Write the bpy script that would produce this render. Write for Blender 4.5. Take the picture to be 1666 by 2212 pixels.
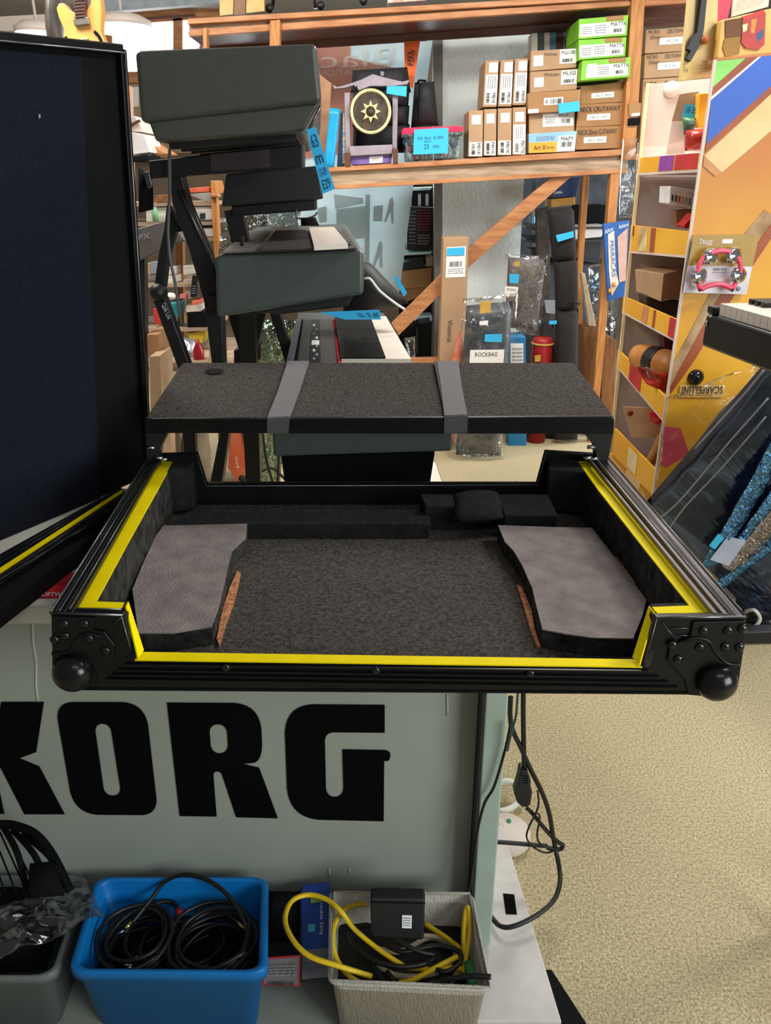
import bpy, bmesh, math, random
from mathutils import Vector, Matrix, noise
from mathutils.geometry import tessellate_polygon
random.seed(7)
for o in list(bpy.data.objects): bpy.data.objects.remove(o)
SC = bpy.context.scene; COL = SC.collection
V = Vector
# ---------------------------------------------------------------- camera
F, CX, CY, CAMZ = 1700.0, 833.0, 1106.0, 1.5
TH = math.radians(22.8); CT, ST = math.cos(TH), math.sin(TH)
cam = bpy.data.cameras.new('camera'); camo = bpy.data.objects.new('camera', cam); COL.objects.link(camo)
camo.location = (0, 0, CAMZ); camo.rotation_euler = (math.pi/2 - TH, 0, 0)
cam.sensor_fit = 'VERTICAL'; cam.sensor_height = 36; cam.sensor_width = 36; cam.lens = 36*F/2212; cam.clip_start = .02
SC.camera = camo
# ---------------------------------------------------------------- world, lights, exposure
SC.view_settings.view_transform = 'Standard'; SC.view_settings.look = 'None'; SC.view_settings.gamma = 1
SC.view_settings.use_curve_mapping = False
SC.view_settings.exposure = 0.0
w = bpy.data.worlds.new('world'); SC.world = w; w.use_nodes = True
bg = w.node_tree.nodes['Background']; bg.inputs[0].default_value = (1.0, .97, .93, 1); bg.inputs[1].default_value = .17
def area(name, loc, target, sx, sy, power, color=(1, .96, .9)):
    l = bpy.data.lights.new(name, 'AREA'); l.shape = 'RECTANGLE'; l.size = sx; l.size_y = sy; l.energy = power; l.color = color
    o = bpy.data.objects.new(name, l); COL.objects.link(o); o.location = loc
    o.rotation_euler = (V(target) - V(loc)).to_track_quat('-Z', 'Y').to_euler(); return o
area('assumed_ceiling_key', (.9, 3.3, 2.82), (.5, 2.4, 0), .6, .5, 38)  # unseen overhead lamp, assumed from the tray's shadow in the case
area('added_aisle_light', (2.1, 1.6, 2.85), (1.6, 2.2, 0), 1.2, .4, 48)  # unseen ceiling-height light added to brighten the carpet and right side
area('near_front_fill', (.8, -.7, 2.85), (.7, 2.2, .6), 1.4, .5, 8, (.95, .98, 1))  # unseen fill added high behind the camera for front-facing surfaces
area('assumed_front_light', (2.5, -1.0, 1.55), (.2, 1.8, .8), 1.6, 1.3, 78, (.93, 1, .97))  # unseen window-like source assumed behind the camera, right, to light the cabinet front
area('pier_fill_light', (3.3, 4.5, 1.35), (.5, 5.3, 1.25), 1.0, 1.3, 85, (.86, .95, 1))  # unseen cool source added at the right to light the white pier
area('added_shelf_light', (.6, 3.0, 2.85), (.6, 5.0, .9), 1.4, .3, 22)  # added overhead source, out of view, for the pine shelf and its boxes
area('added_left_light', (-1.5, 2.9, 2.85), (-1.1, 4.0, .8), 1.0, .4, 60)  # added out of view to lift the dim rack clutter at left
area('banner_backlight', (-.3, 7.2, 1.75), (-.3, 5.4, 1.6), 1.6, 1.3, 55, (.85, .95, 1))  # unseen light added behind the banner to brighten it

# ---------------------------------------------------------------- helpers
def ray(px, py):
    a = px - CX; b = CY - py
    return V((a, F*CT + b*ST, -F*ST + b*CT))
def P(px, py, d):
    r = ray(px, py); t = d/r.y; return V((r.x*t, d, CAMZ + r.z*t))
def G(px, py, z):
    r = ray(px, py); t = (z - CAMZ)/r.z; return V((r.x*t, r.y*t, z))
def PL(px, py, p0, n):
    r = ray(px, py); c = V((0, 0, CAMZ)); t = (V(p0) - c).dot(n)/r.dot(n); return c + r*t
def lin(c):
    c = c.lstrip('#'); v = [int(c[i:i+2], 16)/255 for i in (0, 2, 4)]
    return tuple(x/12.92 if x <= .04045 else ((x + .055)/1.055)**2.4 for x in v) + (1,)
MATS = {}
def mat(name, col, rough=.55, metal=0, var=.12, scale=14, bump=0, bscale=160, stretch=(1, 1, 1), spec=.5, col2=None, detail=4, sheen=0, coat=0, emit=0, trans=0, ior=1.45):
    if name in MATS: return MATS[name]
    m = bpy.data.materials.new(name); m.use_nodes = True; nt = m.node_tree; N = nt.nodes; L = nt.links
    b = N['Principled BSDF']; c = lin(col)
    tc = N.new('ShaderNodeTexCoord'); mp = N.new('ShaderNodeMapping'); mp.inputs['Scale'].default_value = stretch
    L.new(tc.outputs['Object'], mp.inputs[0])
    nz = N.new('ShaderNodeTexNoise'); nz.inputs['Scale'].default_value = scale; nz.inputs['Detail'].default_value = detail
    L.new(mp.outputs[0], nz.inputs['Vector'])
    r = N.new('ShaderNodeValToRGB'); c2 = lin(col2) if col2 else tuple(min(1, x*(1 - var)) for x in c[:3]) + (1,)
    c1 = c if col2 else tuple(min(1, x*(1 + var)) for x in c[:3]) + (1,)
    r.color_ramp.elements[0].position = .32; r.color_ramp.elements[1].position = .68
    r.color_ramp.elements[0].color = c2; r.color_ramp.elements[1].color = c1
    L.new(nz.outputs['Fac'], r.inputs[0]); L.new(r.outputs[0], b.inputs['Base Color'])
    b.inputs['Roughness'].default_value = rough; b.inputs['Metallic'].default_value = metal
    b.inputs['Specular IOR Level'].default_value = spec
    if sheen: b.inputs['Sheen Weight'].default_value = sheen
    if coat: b.inputs['Coat Weight'].default_value = coat
    if trans: b.inputs['Transmission Weight'].default_value = trans; b.inputs['IOR'].default_value = ior
    if bump:
        n2 = N.new('ShaderNodeTexNoise'); n2.inputs['Scale'].default_value = bscale; n2.inputs['Detail'].default_value = 3
        L.new(mp.outputs[0], n2.inputs['Vector'])
        bp = N.new('ShaderNodeBump'); bp.inputs['Strength'].default_value = bump; bp.inputs['Distance'].default_value = .004
        L.new(n2.outputs['Fac'], bp.inputs['Height']); L.new(bp.outputs[0], b.inputs['Normal'])
    if emit:
        b.inputs['Emission Color'].default_value = c; b.inputs['Emission Strength'].default_value = emit
    MATS[name] = m; return m
def film(name, col='#ffffff', clear=.78, rough=.12, bs=18, bump=.6, tint='#ffffff', rot=0, stretch=(1, 1, 1), dist=.6):
    if name in MATS: return MATS[name]
    m = bpy.data.materials.new(name); m.use_nodes = True; nt = m.node_tree; N = nt.nodes; L = nt.links
    N.remove(N['Principled BSDF']); out = N['Material Output']
    tc = N.new('ShaderNodeTexCoord'); nz = N.new('ShaderNodeTexNoise'); nz.inputs['Scale'].default_value = bs; nz.inputs['Detail'].default_value = 3
    nz.inputs['Distortion'].default_value = dist
    mp = N.new('ShaderNodeMapping'); mp.inputs['Rotation'].default_value = (0, rot, 0); mp.inputs['Scale'].default_value = stretch
    mp.vector_type = 'TEXTURE' if rot else 'POINT'
    if rot: mp.inputs['Scale'].default_value = tuple(1/x for x in stretch)
    L.new(tc.outputs['Object'], mp.inputs[0]); L.new(mp.outputs[0], nz.inputs['Vector'])
    bp = N.new('ShaderNodeBump'); bp.inputs['Strength'].default_value = bump; bp.inputs['Distance'].default_value = .03
    L.new(nz.outputs['Fac'], bp.inputs['Height'])
    t = N.new('ShaderNodeBsdfTransparent'); t.inputs[0].default_value = lin(tint)
    g = N.new('ShaderNodeBsdfGlossy'); g.inputs['Roughness'].default_value = rough; g.inputs['Color'].default_value = lin(col)
    L.new(bp.outputs[0], g.inputs['Normal'])
    lw = N.new('ShaderNodeFresnel'); lw.inputs['IOR'].default_value = 1.5; L.new(bp.outputs[0], lw.inputs['Normal'])
    mr = N.new('ShaderNodeMapRange'); mr.inputs['To Min'].default_value = (1 - clear)*.35; mr.inputs['To Max'].default_value = .62
    L.new(lw.outputs[0], mr.inputs['Value'])
    mx = N.new('ShaderNodeMixShader'); L.new(mr.outputs[0], mx.inputs[0]); L.new(t.outputs[0], mx.inputs[1]); L.new(g.outputs[0], mx.inputs[2])
    L.new(mx.outputs[0], out.inputs[0]); MATS[name] = m; return m
WL = {}
def link(o, loc, parent):
    COL.objects.link(o); loc = V(loc); WL[o] = loc
    if parent is not None:
        o.parent = parent; o.matrix_parent_inverse = Matrix.Translation(-WL[parent])
    o.location = loc; return o
def T(name, label, cat, loc, group=None):
    o = bpy.data.objects.new(name, None); o.empty_display_size = .05; link(o, loc, None); return tag(o, label, cat, group)
def tag(o, label, cat, group=None, kind=None):
    o['label'] = label; o['category'] = cat
    if group: o['group'] = group
    if kind: o['kind'] = kind
    return o
def struct(o, label, cat='room'):
    o['kind'] = 'structure'; o['label'] = label; o['category'] = cat; return o
def M(name, verts, faces, m, parent=None, bevel=0, seg=2, smooth=False, recalc=True, sub=0):
    verts = [V(v) for v in verts]; c = sum(verts, V())/len(verts)
    me = bpy.data.meshes.new(name); me.from_pydata([v - c for v in verts], [], faces)
    if recalc:
        b = bmesh.new(); b.from_mesh(me); bmesh.ops.recalc_face_normals(b, faces=b.faces); b.to_mesh(me); b.free()
    me.materials.append(m); o = bpy.data.objects.new(name, me); link(o, c, parent)
    if smooth or bevel: me.polygons.foreach_set('use_smooth', [True]*len(me.polygons))
    if bevel:
        md = o.modifiers.new('bevel', 'BEVEL'); md.width = bevel; md.segments = seg; md.limit_method = 'ANGLE'; md.angle_limit = math.radians(40); md.harden_normals = True
    if sub:
        md = o.modifiers.new('sub', 'SUBSURF'); md.levels = sub; md.render_levels = sub
    return o
def prism(name, pts, vec, m, parent=None, bevel=0, seg=2):
    pts = [V(p) for p in pts]; n = len(pts); vec = V(vec)
    f = [list(range(n)), list(range(2*n - 1, n - 1, -1))] + [[i, (i + 1) % n, n + (i + 1) % n, n + i] for i in range(n)]
    return M(name, pts + [p + vec for p in pts], f, m, parent, bevel, seg)
def hull8(name, a, b, m, parent=None, bevel=0, seg=2):      # two quads joined
    f = [[0, 1, 2, 3], [7, 6, 5, 4]] + [[i, (i + 1) % 4, 4 + (i + 1) % 4, 4 + i] for i in range(4)]
    return M(name, list(a) + list(b), f, m, parent, bevel, seg)
def fb(name, px, d, depth, m, parent=None, bevel=0, seg=2):  # facing prism from pixel outline on plane y=d
    if len(px) == 4 and not isinstance(px[0], (tuple, list)):
        x0, y0, x1, y1 = px; px = [(x0, y0), (x1, y0), (x1, y1), (x0, y1)]
    return prism(name, [P(x, y, d) for x, y in px], (0, depth, 0), m, parent, bevel, seg)
def hb(name, px, z, down, m, parent=None, bevel=0, seg=2):   # lying prism from pixel outline on plane z
    return prism(name, [G(x, y, z) for x, y in px], (0, 0, -down), m, parent, bevel, seg)
def box(name, c, s, m, parent=None, bevel=0, rot=0, seg=2):
    R = Matrix.Rotation(rot, 3, 'Z'); c = V(c); h = V(s)/2
    q = [c + R @ V((sx*h.x, sy*h.y, -h.z)) for sx, sy in ((-1, -1), (1, -1), (1, 1), (-1, 1))]
    return prism(name, q, (0, 0, s[2]), m, parent, bevel, seg)
def beam(name, a, b, wd, hd, m, parent=None, up=(0, 0, 1), bevel=0):
    a = V(a); b = V(b); t = (b - a).normalized(); u = V(up)
    if abs(t.dot(u)) > .98: u = V((0, 1, 0))
    s = t.cross(u).normalized()*(wd/2); u2 = s.cross(t).normalized()*(hd/2)
    return prism(name, [a + s + u2, a - s + u2, a - s - u2, a + s - u2], b - a, m, parent, bevel)
def cat(pts, n=6, closed=False):
    pts = [V(p) for p in pts]; out = []; k = len(pts)
    for i in range(k if closed else k - 1):
        g = lambda j: pts[j % k] if closed else pts[max(0, min(k - 1, j))]
        p0, p1, p2, p3 = g(i - 1), g(i), g(i + 1), g(i + 2)
        for j in range(n):
            t = j/n
            out.append(.5*((2*p1) + (p2 - p0)*t + (2*p0 - 5*p1 + 4*p2 - p3)*t*t + (3*p1 - p0 - 3*p2 + p3)*t**3))
    if not closed: out.append(pts[-1])
    return out
def tube(name, pts, r, m, parent=None, n=6, seg=8, closed=False, smooth=True):
    pts = cat(pts, n, closed) if n > 1 else [V(p) for p in pts]
    rs = r if isinstance(r, (list, tuple)) else None
    vs = []; fs = []; k = len(pts); prev = None
    for i, p in enumerate(pts):
        t = (pts[(i + 1) % k] - pts[i - 1]) if closed else (pts[min(k - 1, i + 1)] - pts[max(0, i - 1)])
        t = t.normalized() if t.length > 1e-9 else V((0, 0, 1))
        if prev is None: u = t.cross(V((0, 0, 1)) if abs(t.z) < .9 else V((1, 0, 0))).normalized()
        else: u = (prev - t*prev.dot(t)).normalized()
        prev = u; v = t.cross(u)
        rr = rs[0] + (rs[1] - rs[0])*i/(k - 1) if rs else r
        for j in range(seg):
            a = 2*math.pi*j/seg; vs.append(p + (u*math.cos(a) + v*math.sin(a))*rr)
    for i in range(k if closed else k - 1):
        for j in range(seg):
            a = i*seg + j; b = i*seg + (j + 1) % seg; i2 = (i + 1) % k
            fs.append([a, b, i2*seg + (j + 1) % seg, i2*seg + j])
    if not closed: fs += [list(range(seg))[::-1], [(k - 1)*seg + j for j in range(seg)]]
    return M(name, vs, fs, m, parent, smooth=smooth)
def lathe(name, c, axis, prof, m, parent=None, seg=24, caps=True):       # prof: (radius, along)
    c = V(c); ax = V(axis).normalized(); u = ax.cross(V((0, 0, 1)) if abs(ax.z) < .9 else V((1, 0, 0))).normalized(); v = ax.cross(u)
    vs = []; fs = []
    for r, h in prof:
        for j in range(seg):
            a = 2*math.pi*j/seg; vs.append(c + ax*h + (u*math.cos(a) + v*math.sin(a))*max(r, 1e-5))
    for i in range(len(prof) - 1):
        for j in range(seg): fs.append([i*seg + j, i*seg + (j + 1) % seg, (i + 1)*seg + (j + 1) % seg, (i + 1)*seg + j])
    if caps: fs += [list(range(seg))[::-1], [(len(prof) - 1)*seg + j for j in range(seg)]]
    return M(name, vs, fs, m, parent, smooth=True)
def ball(name, c, r, m, parent=None, axis=(0, 0, 1), sq=1, seg=20):
    k = 9; return lathe(name, c, axis, [(r*math.sin(math.pi*i/k), -r*sq*math.cos(math.pi*i/k)) for i in range(k + 1)], m, parent, seg)
def bil(q, s, t):      # q = TL TR BR BL
    return (q[0]*(1 - s) + q[1]*s)*(1 - t) + (q[3]*(1 - s) + q[2]*s)*t
def qn(q):
    n = (q[1] - q[0]).cross(q[3] - q[0]).normalized(); c = sum(q, V())/4
    return n if n.dot(V((0, 0, CAMZ)) - c) > 0 else -n
def patch(name, q, m, parent, t=.0015, off=.0006):
    q = [V(p) for p in q]; n = qn(q); return prism(name, [p + n*(off + t) for p in q], -n*t, m, parent)
def sub(q, s0, t0, s1, t1): return [bil(q, s0, t0), bil(q, s1, t0), bil(q, s1, t1), bil(q, s0, t1)]
def pxq(px, d): return [P(x, y, d) for x, y in px]
TX = {}
def textmesh(s):
    if s in TX: return TX[s]
    cu = bpy.data.curves.new('t', 'FONT'); cu.body = s; cu.resolution_u = 2; o = bpy.data.objects.new('t', cu); COL.objects.link(o)
    dg = bpy.context.evaluated_depsgraph_get(); me = bpy.data.meshes.new_from_object(o.evaluated_get(dg))
    vs = [(v.co.x, v.co.y) for v in me.vertices]; fs = [list(p.vertices) for p in me.polygons]
    bpy.data.objects.remove(o); bpy.data.curves.remove(cu); bpy.data.meshes.remove(me)
    x0 = min(v[0] for v in vs); x1 = max(v[0] for v in vs); y0 = min(v[1] for v in vs); y1 = max(v[1] for v in vs)
    TX[s] = ([((x - x0)/(x1 - x0), (y1 - y)/max(1e-6, y1 - y0)) for x, y in vs], fs); return TX[s]
def text(s, q, m, parent, off=.003, name='lettering'):
    q = [V(p) for p in q]; n = qn(q); vs, fs = textmesh(s)
    return M(name, [bil(q, a, b) + n*off for a, b in vs], fs, m, parent, recalc=False)
def bars(q, m, parent, n=11, off=.003, name='barcode', seed=1):
    rr = random.Random(seed); q = [V(p) for p in q]; nn = qn(q); vs = []; fs = []
    for i in range(n):
        a = (i + .1)/n; b = a + rr.uniform(.25, .75)/n
        k = len(vs); vs += [bil(q, a, 0) + nn*off, bil(q, b, 0) + nn*off, bil(q, b, 1) + nn*off, bil(q, a, 1) + nn*off]; fs.append([k, k+1, k+2, k+3])
    return M(name, vs, fs, m, parent, recalc=False)
def lines(q, m, parent, n=4, off=.003, name='print', seed=1, fill=.4):
    rr = random.Random(seed); q = [V(p) for p in q]; nn = qn(q); vs = []; fs = []
    for i in range(n):
        t0 = (i + .2)/n; t1 = t0 + fill/n; x = 0
        while x < .95:
            wd = rr.uniform(.06, .2); e = min(1, x + wd); k = len(vs)
            vs += [bil(q, x, t0) + nn*off, bil(q, e, t0) + nn*off, bil(q, e, t1) + nn*off, bil(q, x, t1) + nn*off]; fs.append([k, k+1, k+2, k+3]); x = e + .04
    return M(name, vs, fs, m, parent, recalc=False)
def pillow(name, q, thick, m, parent=None, nx=14, ny=18, amp=.01, fr=9, back=None, seed=0, pw=.5, sq=True):
    q = [V(p) for p in q]; n = qn(q); vs = []; fs = []; off = V((seed*3.1, seed*1.7, seed))
    for side in (1, -1):
        for j in range(ny + 1):
            for i in range(nx + 1):
                s, t = i/nx, j/ny; e = (max(0, math.sin(math.pi*s))*max(0, math.sin(math.pi*t)))**pw
                p = bil(q, s, t); h = e*thick/2
                k = noise.noise(p*fr + off)*amp + noise.noise(p*fr*2.7 + off)*amp*.5
                vs.append(p + n*(side*(h + max(-h*.8, k)*min(1, e*2))))
    K = (nx + 1)*(ny + 1)
    for sd in range(2):
        for j in range(ny):
            for i in range(nx):
                a = sd*K + j*(nx + 1) + i; fs.append([a, a + 1, a + nx + 2, a + nx + 1])
    o = M(name, vs, fs, m, parent, smooth=True, recalc=False)
    b = bmesh.new(); b.from_mesh(o.data); bmesh.ops.remove_doubles(b, verts=b.verts, dist=1e-5); bmesh.ops.recalc_face_normals(b, faces=b.faces); b.to_mesh(o.data); b.free()
    return o
def sheet(name, q, m, parent=None, nx=16, ny=16, amp=.02, fr=8, seed=0, thick=.0008, bow=0):
    q = [V(p) for p in q]; n = qn(q); vs = []; fs = []; off = V((seed*3.1, seed*1.7, seed))
    for j in range(ny + 1):
        for i in range(nx + 1):
            p = bil(q, i/nx, j/ny); k = noise.noise(p*fr + off)*amp + abs(noise.noise(p*fr*2.3 + off))*amp*.8 + bow*math.sin(math.pi*i/nx)
            vs.append(p + n*k)
    for j in range(ny):
        for i in range(nx): a = j*(nx + 1) + i; fs.append([a, a + 1, a + nx + 2, a + nx + 1])
    o = M(name, vs, fs, m, parent, smooth=True, recalc=False)
    md = o.modifiers.new('solid', 'SOLIDIFY'); md.thickness = thick; return o
def tess(name, loops, fn, m, parent, vec=None):      # polygon with holes; loops of 2D points, fn -> 3D
    fl = [p for l in loops for p in l]; tri = tessellate_polygon([[V((x, y, 0)) for x, y in l] for l in loops])
    pts = [fn(x, y) for x, y in fl]; return M(name, pts, [list(t) for t in tri], m, parent)
def fillet(pts, n=7):
    out = []; k = len(pts)
    for i, (x, y, r) in enumerate(pts):
        if not r: out.append((x, y)); continue
        p = V((x, y)); a = V(pts[i - 1][:2]); b = V(pts[(i + 1) % k][:2])
        A = p + (a - p).normalized()*min(r, (a - p).length*.49); B = p + (b - p).normalized()*min(r, (b - p).length*.49)
        for j in range(n + 1):
            t = j/n; q = A*(1 - t)**2 + p*(2*t*(1 - t)*.86 + 0) + B*t**2 + (A + B)*.5*(2*t*(1 - t)*.14); out.append((q.x, q.y))
    return out
def rrect(x0, y0, x1, y1, r, n=4):
    out = []
    for cx, cy, a0 in ((x1 - r, y0 + r, -90), (x1 - r, y1 - r, 0), (x0 + r, y1 - r, 90), (x0 + r, y0 + r, 180)):
        for i in range(n + 1):
            a = math.radians(a0 + 90*i/n); out.append((cx + r*math.cos(a), cy + r*math.sin(a)))
    return out

# ---------------------------------------------------------------- materials
m_carpet = mat('carpet', '#d6c7a4', .95, scale=170, bump=1, bscale=230, col2='#998968', detail=5, spec=.1)
m_wall = mat('wall_paint', '#e2e9e7', .8, var=.03, scale=6, bump=.9, bscale=60)
m_ceil = mat('ceiling_paint', '#b9b6b0', .9, var=.04)
m_wood = mat('pine_wood', '#c98f60', .55, scale=7, col2='#a5693f', stretch=(1, 6, 6), bump=.1, bscale=30)
m_woodp = mat('pine_pale', '#bda489', .6, scale=7, col2='#927a60', stretch=(1, 6, 9), bump=.1, bscale=30)
m_woodd = mat('dark_wood', '#6b3f2b', .5, scale=8, col2='#512d1f', stretch=(1, 7, 7))
m_woodv = mat('pine_upright', '#c98a4a', .5, scale=7, col2='#a4672f', stretch=(8, 8, 1))
m_black = mat('black_plastic', '#17181a', .45, var=.1)
m_blk2 = mat('black_matt', '#0d0e10', .85, var=.15, spec=.15)
m_alu = mat('black_aluminium', '#1c1e20', .32, .55, var=.08, scale=30)
m_edge = mat('worn_aluminium', '#6f6f72', .3, .9, var=.2, scale=40)
m_steel = mat('steel', '#b9bcc0', .25, 1, var=.08)
m_felt = mat('black_felt', '#26262a', 1, var=.35, scale=260, bump=1, bscale=320, detail=6, spec=.1)
m_felt2 = mat('grey_felt', '#605b58', 1, scale=190, col2='#37332f', bump=1, bscale=420, detail=8, spec=.1)
m_foam = mat('foam_dark', '#1d1f20', .95, var=.3, scale=40, bump=.6, bscale=120, spec=.2)
m_foamg = mat('foam_pad_grey', '#8b8280', .95, scale=22, col2='#6f6867', bump=.6, bscale=260, spec=.15, detail=9)
m_foamr = mat('foam_rough', '#3c3a38', 1, scale=45, col2='#131313', bump=1, bscale=70, detail=8, spec=.2)
m_tape = mat('yellow_tape', '#ead400', .6, var=.04, scale=20, spec=.1)
m_lidfelt = mat('lid_lining', '#141925', .95, var=.25, scale=200, bump=.5, bscale=260, spec=.15)
m_chip = mat('chipboard', '#d08f60', .9, scale=120, col2='#8c5530', bump=.8)
m_strap = mat('strap_web', '#6c6b6e', .85, var=.1, scale=300, bump=.5, bscale=400)
m_cab = mat('cabinet_grey', '#9aa198', .55, var=.05, scale=5, col2=None)
m_cabs = mat('cabinet_side', '#9fb0a5', .5, var=.05)
m_vinyl = mat('black_vinyl', '#060608', .8, var=.05, spec=.08)
m_plinth = mat('plinth_white', '#d9d2cf', .6, var=.05, scale=30)
m_plg = mat('plinth_grey', '#8d9289', .6, var=.06)
m_bin = mat('blue_bin_plastic', '#0074c2', .45, var=.04)
m_bask = mat('woven_basket', '#c2bdb4', .8, var=.16, scale=9, stretch=(40, 40, 6), bump=.8, bscale=12)
m_wrap = film('wrap_opaque', '#ffffff', .25, .16, 24, .9, '#b9bdb9')
m_ridge_sheen = mat('ridge_ceiling_sheen', '#6a6264', .4, .4, var=.1)  # ceiling reflection put into the colour, lighter than the rail metal
m_clearbin = film('clear_bin', '#dfe6e6', .55, .25, 30, .2, '#c9d2d2')
m_film = film('clear_film', '#ffffff', .92, .14, 12, .5)
m_filmw = film('cloudy_film', '#ffffff', .88, .16, 12, .45, '#eef0f2')
m_filmb = film('bag_film', '#bcdcff', .5, .1, 20, 1, '#b8bcc4')
m_ycab = mat('yellow_cable', '#eac419', .4, var=.04)
m_bcab = mat('black_cable', '#141414', .42, var=.1)
m_wcab = mat('white_cable', '#dcdbcf', .4, var=.04)
m_card = mat('cardboard', '#b49270', .8, var=.07, scale=8)
m_card2 = mat('cardboard_dark', '#a67c53', .8, var=.07, scale=8)
m_white = mat('white_label', '#f1f1f0', .6, var=.02)
m_ink = mat('ink', '#2a2a2e', .7, var=.05)
m_inkg = mat('ink_grey', '#8b8f98', .7, var=.05)
m_blue = mat('blue_tag', '#35b8f2', .6, var=.03)
m_inkb = mat('ink_on_blue', '#123a55', .7, var=.05)
m_green = mat('green_card', '#8fd02f', .5, scale=5, col2='#5fae2c')
m_kb = mat('keyboard_body', '#494b47', .42, var=.05, scale=40, coat=.1)
m_kb2 = mat('keyboard_dark', '#191a1c', .5, var=.1)
m_keyw = mat('white_key', '#efe3d6', .3, var=.02)
m_keyb = mat('black_key', '#131313', .35, var=.05)
m_red = mat('red_felt', '#c01f2a', .9, var=.1)
m_yel = mat('display_yellow', '#f2b62c', .5, scale=3, col2='#e19f1c')
m_wht = mat('display_white', '#ddd0c6', .6, var=.02, scale=4)
m_liner = mat('display_liner', '#d6c5bf', .75, var=.04)
# ================================================================ room
CZ = 2.95
struct(M('floor', [(-6, -3, 0), (6, -3, 0), (6, 9.2, 0), (-6, 9.2, 0)], [[0, 1, 2, 3]], m_carpet), 'beige short pile carpet floor', 'floor')
struct(box('ceiling', (0, 5.6, CZ + .05), (12, 7.4, .1), m_ceil), 'plain pale grey ceiling', 'ceiling')
ZC, ZT, ZL, ZF = .857, .98, .912, .872
# ================================================================ cabinet
cab = T('display_cabinet', 'grey metal cabinet with big black KORG letters under the open flight case', 'cabinet', (-.4, 1.19, .06))
XR = .214
box('body', (-.56, 1.43, .45), (1.47, .46, .76), m_cab, cab)
box('front_panel', (-.575, 1.195, .455), (1.49, .012, .77), m_cab, cab, .002)
prism('side_panel', [(XR - .04, 1.137, .06), (XR, 1.137, .06), (XR, 1.66, .06), (XR - .04, 1.66, .06)], (0, 0, ZC - .036 - .06), m_cabs, cab, .004)
box('worktop', ((XR - 1.35)/2, 1.4, ZC - .0175), (XR + 1.35, .54, .035), mat('worktop_laminate', '#c4c3bb', .45, var=.05, scale=20), cab, .004)
box('panel_groove', (.1735, 1.166, .44), (.006, .05, .76), mat('groove_dark', '#3b3640', .6), cab)
def K(zx, zy): return P(zx*.5402, 1480 + zy*.5402, 1.1872)
kor = {
 'letter_k': [[(5, 67, 0), (176, 67, 0), (145, 268, 0), (80, 292, 0), (158, 325, 0), (260, 517, 0), (98, 517, 0), (2, 330, 0), (-40, 330, 0), (-40, 290, 0)]],
 'letter_o': [[(219, 68, 70), (582, 68, 90), (634, 521, 66), (297, 518, 92)], [(378, 155, 32), (441, 155, 32), (486, 442, 32), (419, 442, 32)]],
 'letter_r': [[(668, 70, 0), (1040, 72, 100), (1053, 308, 80), (975, 315, 0), (1037, 330, 0), (1112, 533, 0), (945, 529, 0), (884, 346, 14), (853, 346, 14), (867, 526, 0), (719, 524, 0)], [(836, 157, 34), (907, 157, 34), (914, 273, 34), (846, 273, 34)]],
 'letter_g': [[(1136, 76, 115), (1539, 79, 0), (1539, 191, 0), (1299, 189, 34), (1305, 447, 36), (1375, 447, 36), (1370, 257, 0), (1564, 260, 24), (1560, 304, 22), (1537, 304, 0), (1535, 545, 0), (1153, 536, 120)]],
}
kor = {k: [fillet(l) for l in v] for k, v in kor.items()}
for k, l in kor.items():
    tess(k, l, K, m_vinyl, cab)
M('letter_k', [K(*p) for p in [(-190, 67), (-40, 67), (-40, 290), (-20, 330), (-4, 410), (18, 515), (-170, 515)]], [[0, 1, 2, 3, 4, 5, 6]], m_vinyl, cab)
m_drip = mat('dried_drip', '#b7b6ae', .6)
for pts in ([(70, 1340), (72, 1390), (78, 1430), (78, 1480), (82, 1515)], [(966, 1500), (967, 1545)], [(711, 1876), (712, 1894)], [(757, 1878), (752, 1884)]):
    tube('drip_mark', [P(x, y, 1.1885) for x, y in pts], .0022, m_drip, cab, 3, 5)
box('base_board', (-.59, 1.045, .063), (1.3, .3, .012), m_plg, cab, .002)
# plinth on the floor
a, b = G(1085, 1780, .05), G(1214, 2207, .05)
pl = T('plinth_board', 'white painted floor board sticking out right of the grey cabinet', 'board', (-.1, 1.2, 0))
prism('board', [a, b, (-1.35, b.y + .01, .05), (-1.35, a.y, .05)], (0, 0, -.044), m_plinth, pl, .003)
patch('black_sticker', [G(1087, 1931, .05), G(1111, 1933, .05), G(1117, 1976, .05), G(1093, 1975, .05)], m_vinyl, pl, .001)
tag(hb('floor_strip', [(1178, 2095), (1192, 2095), (1278, 2228), (1210, 2228)], .004, .004, m_blk2), 'black strip on carpet beside the white board', 'mat')  # flat black strip along the right edge of the board
# red leaflet on the worktop
lf = T('leaflet', 'red printed leaflet on worktop left of the flight case', 'leaflet', G(95, 1268, ZC))
qq = [G(62, 1240, ZC), G(180, 1238, ZC), G(170, 1293, ZC), G(35, 1293, ZC)]
patch('sheet', qq, mat('red_print', '#d21f30', .5, scale=30, col2='#8f0e1c'), lf, .001)
text('SOFTWARE', sub(qq, .35, .8, .9, .95), m_white, lf, .002)

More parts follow.
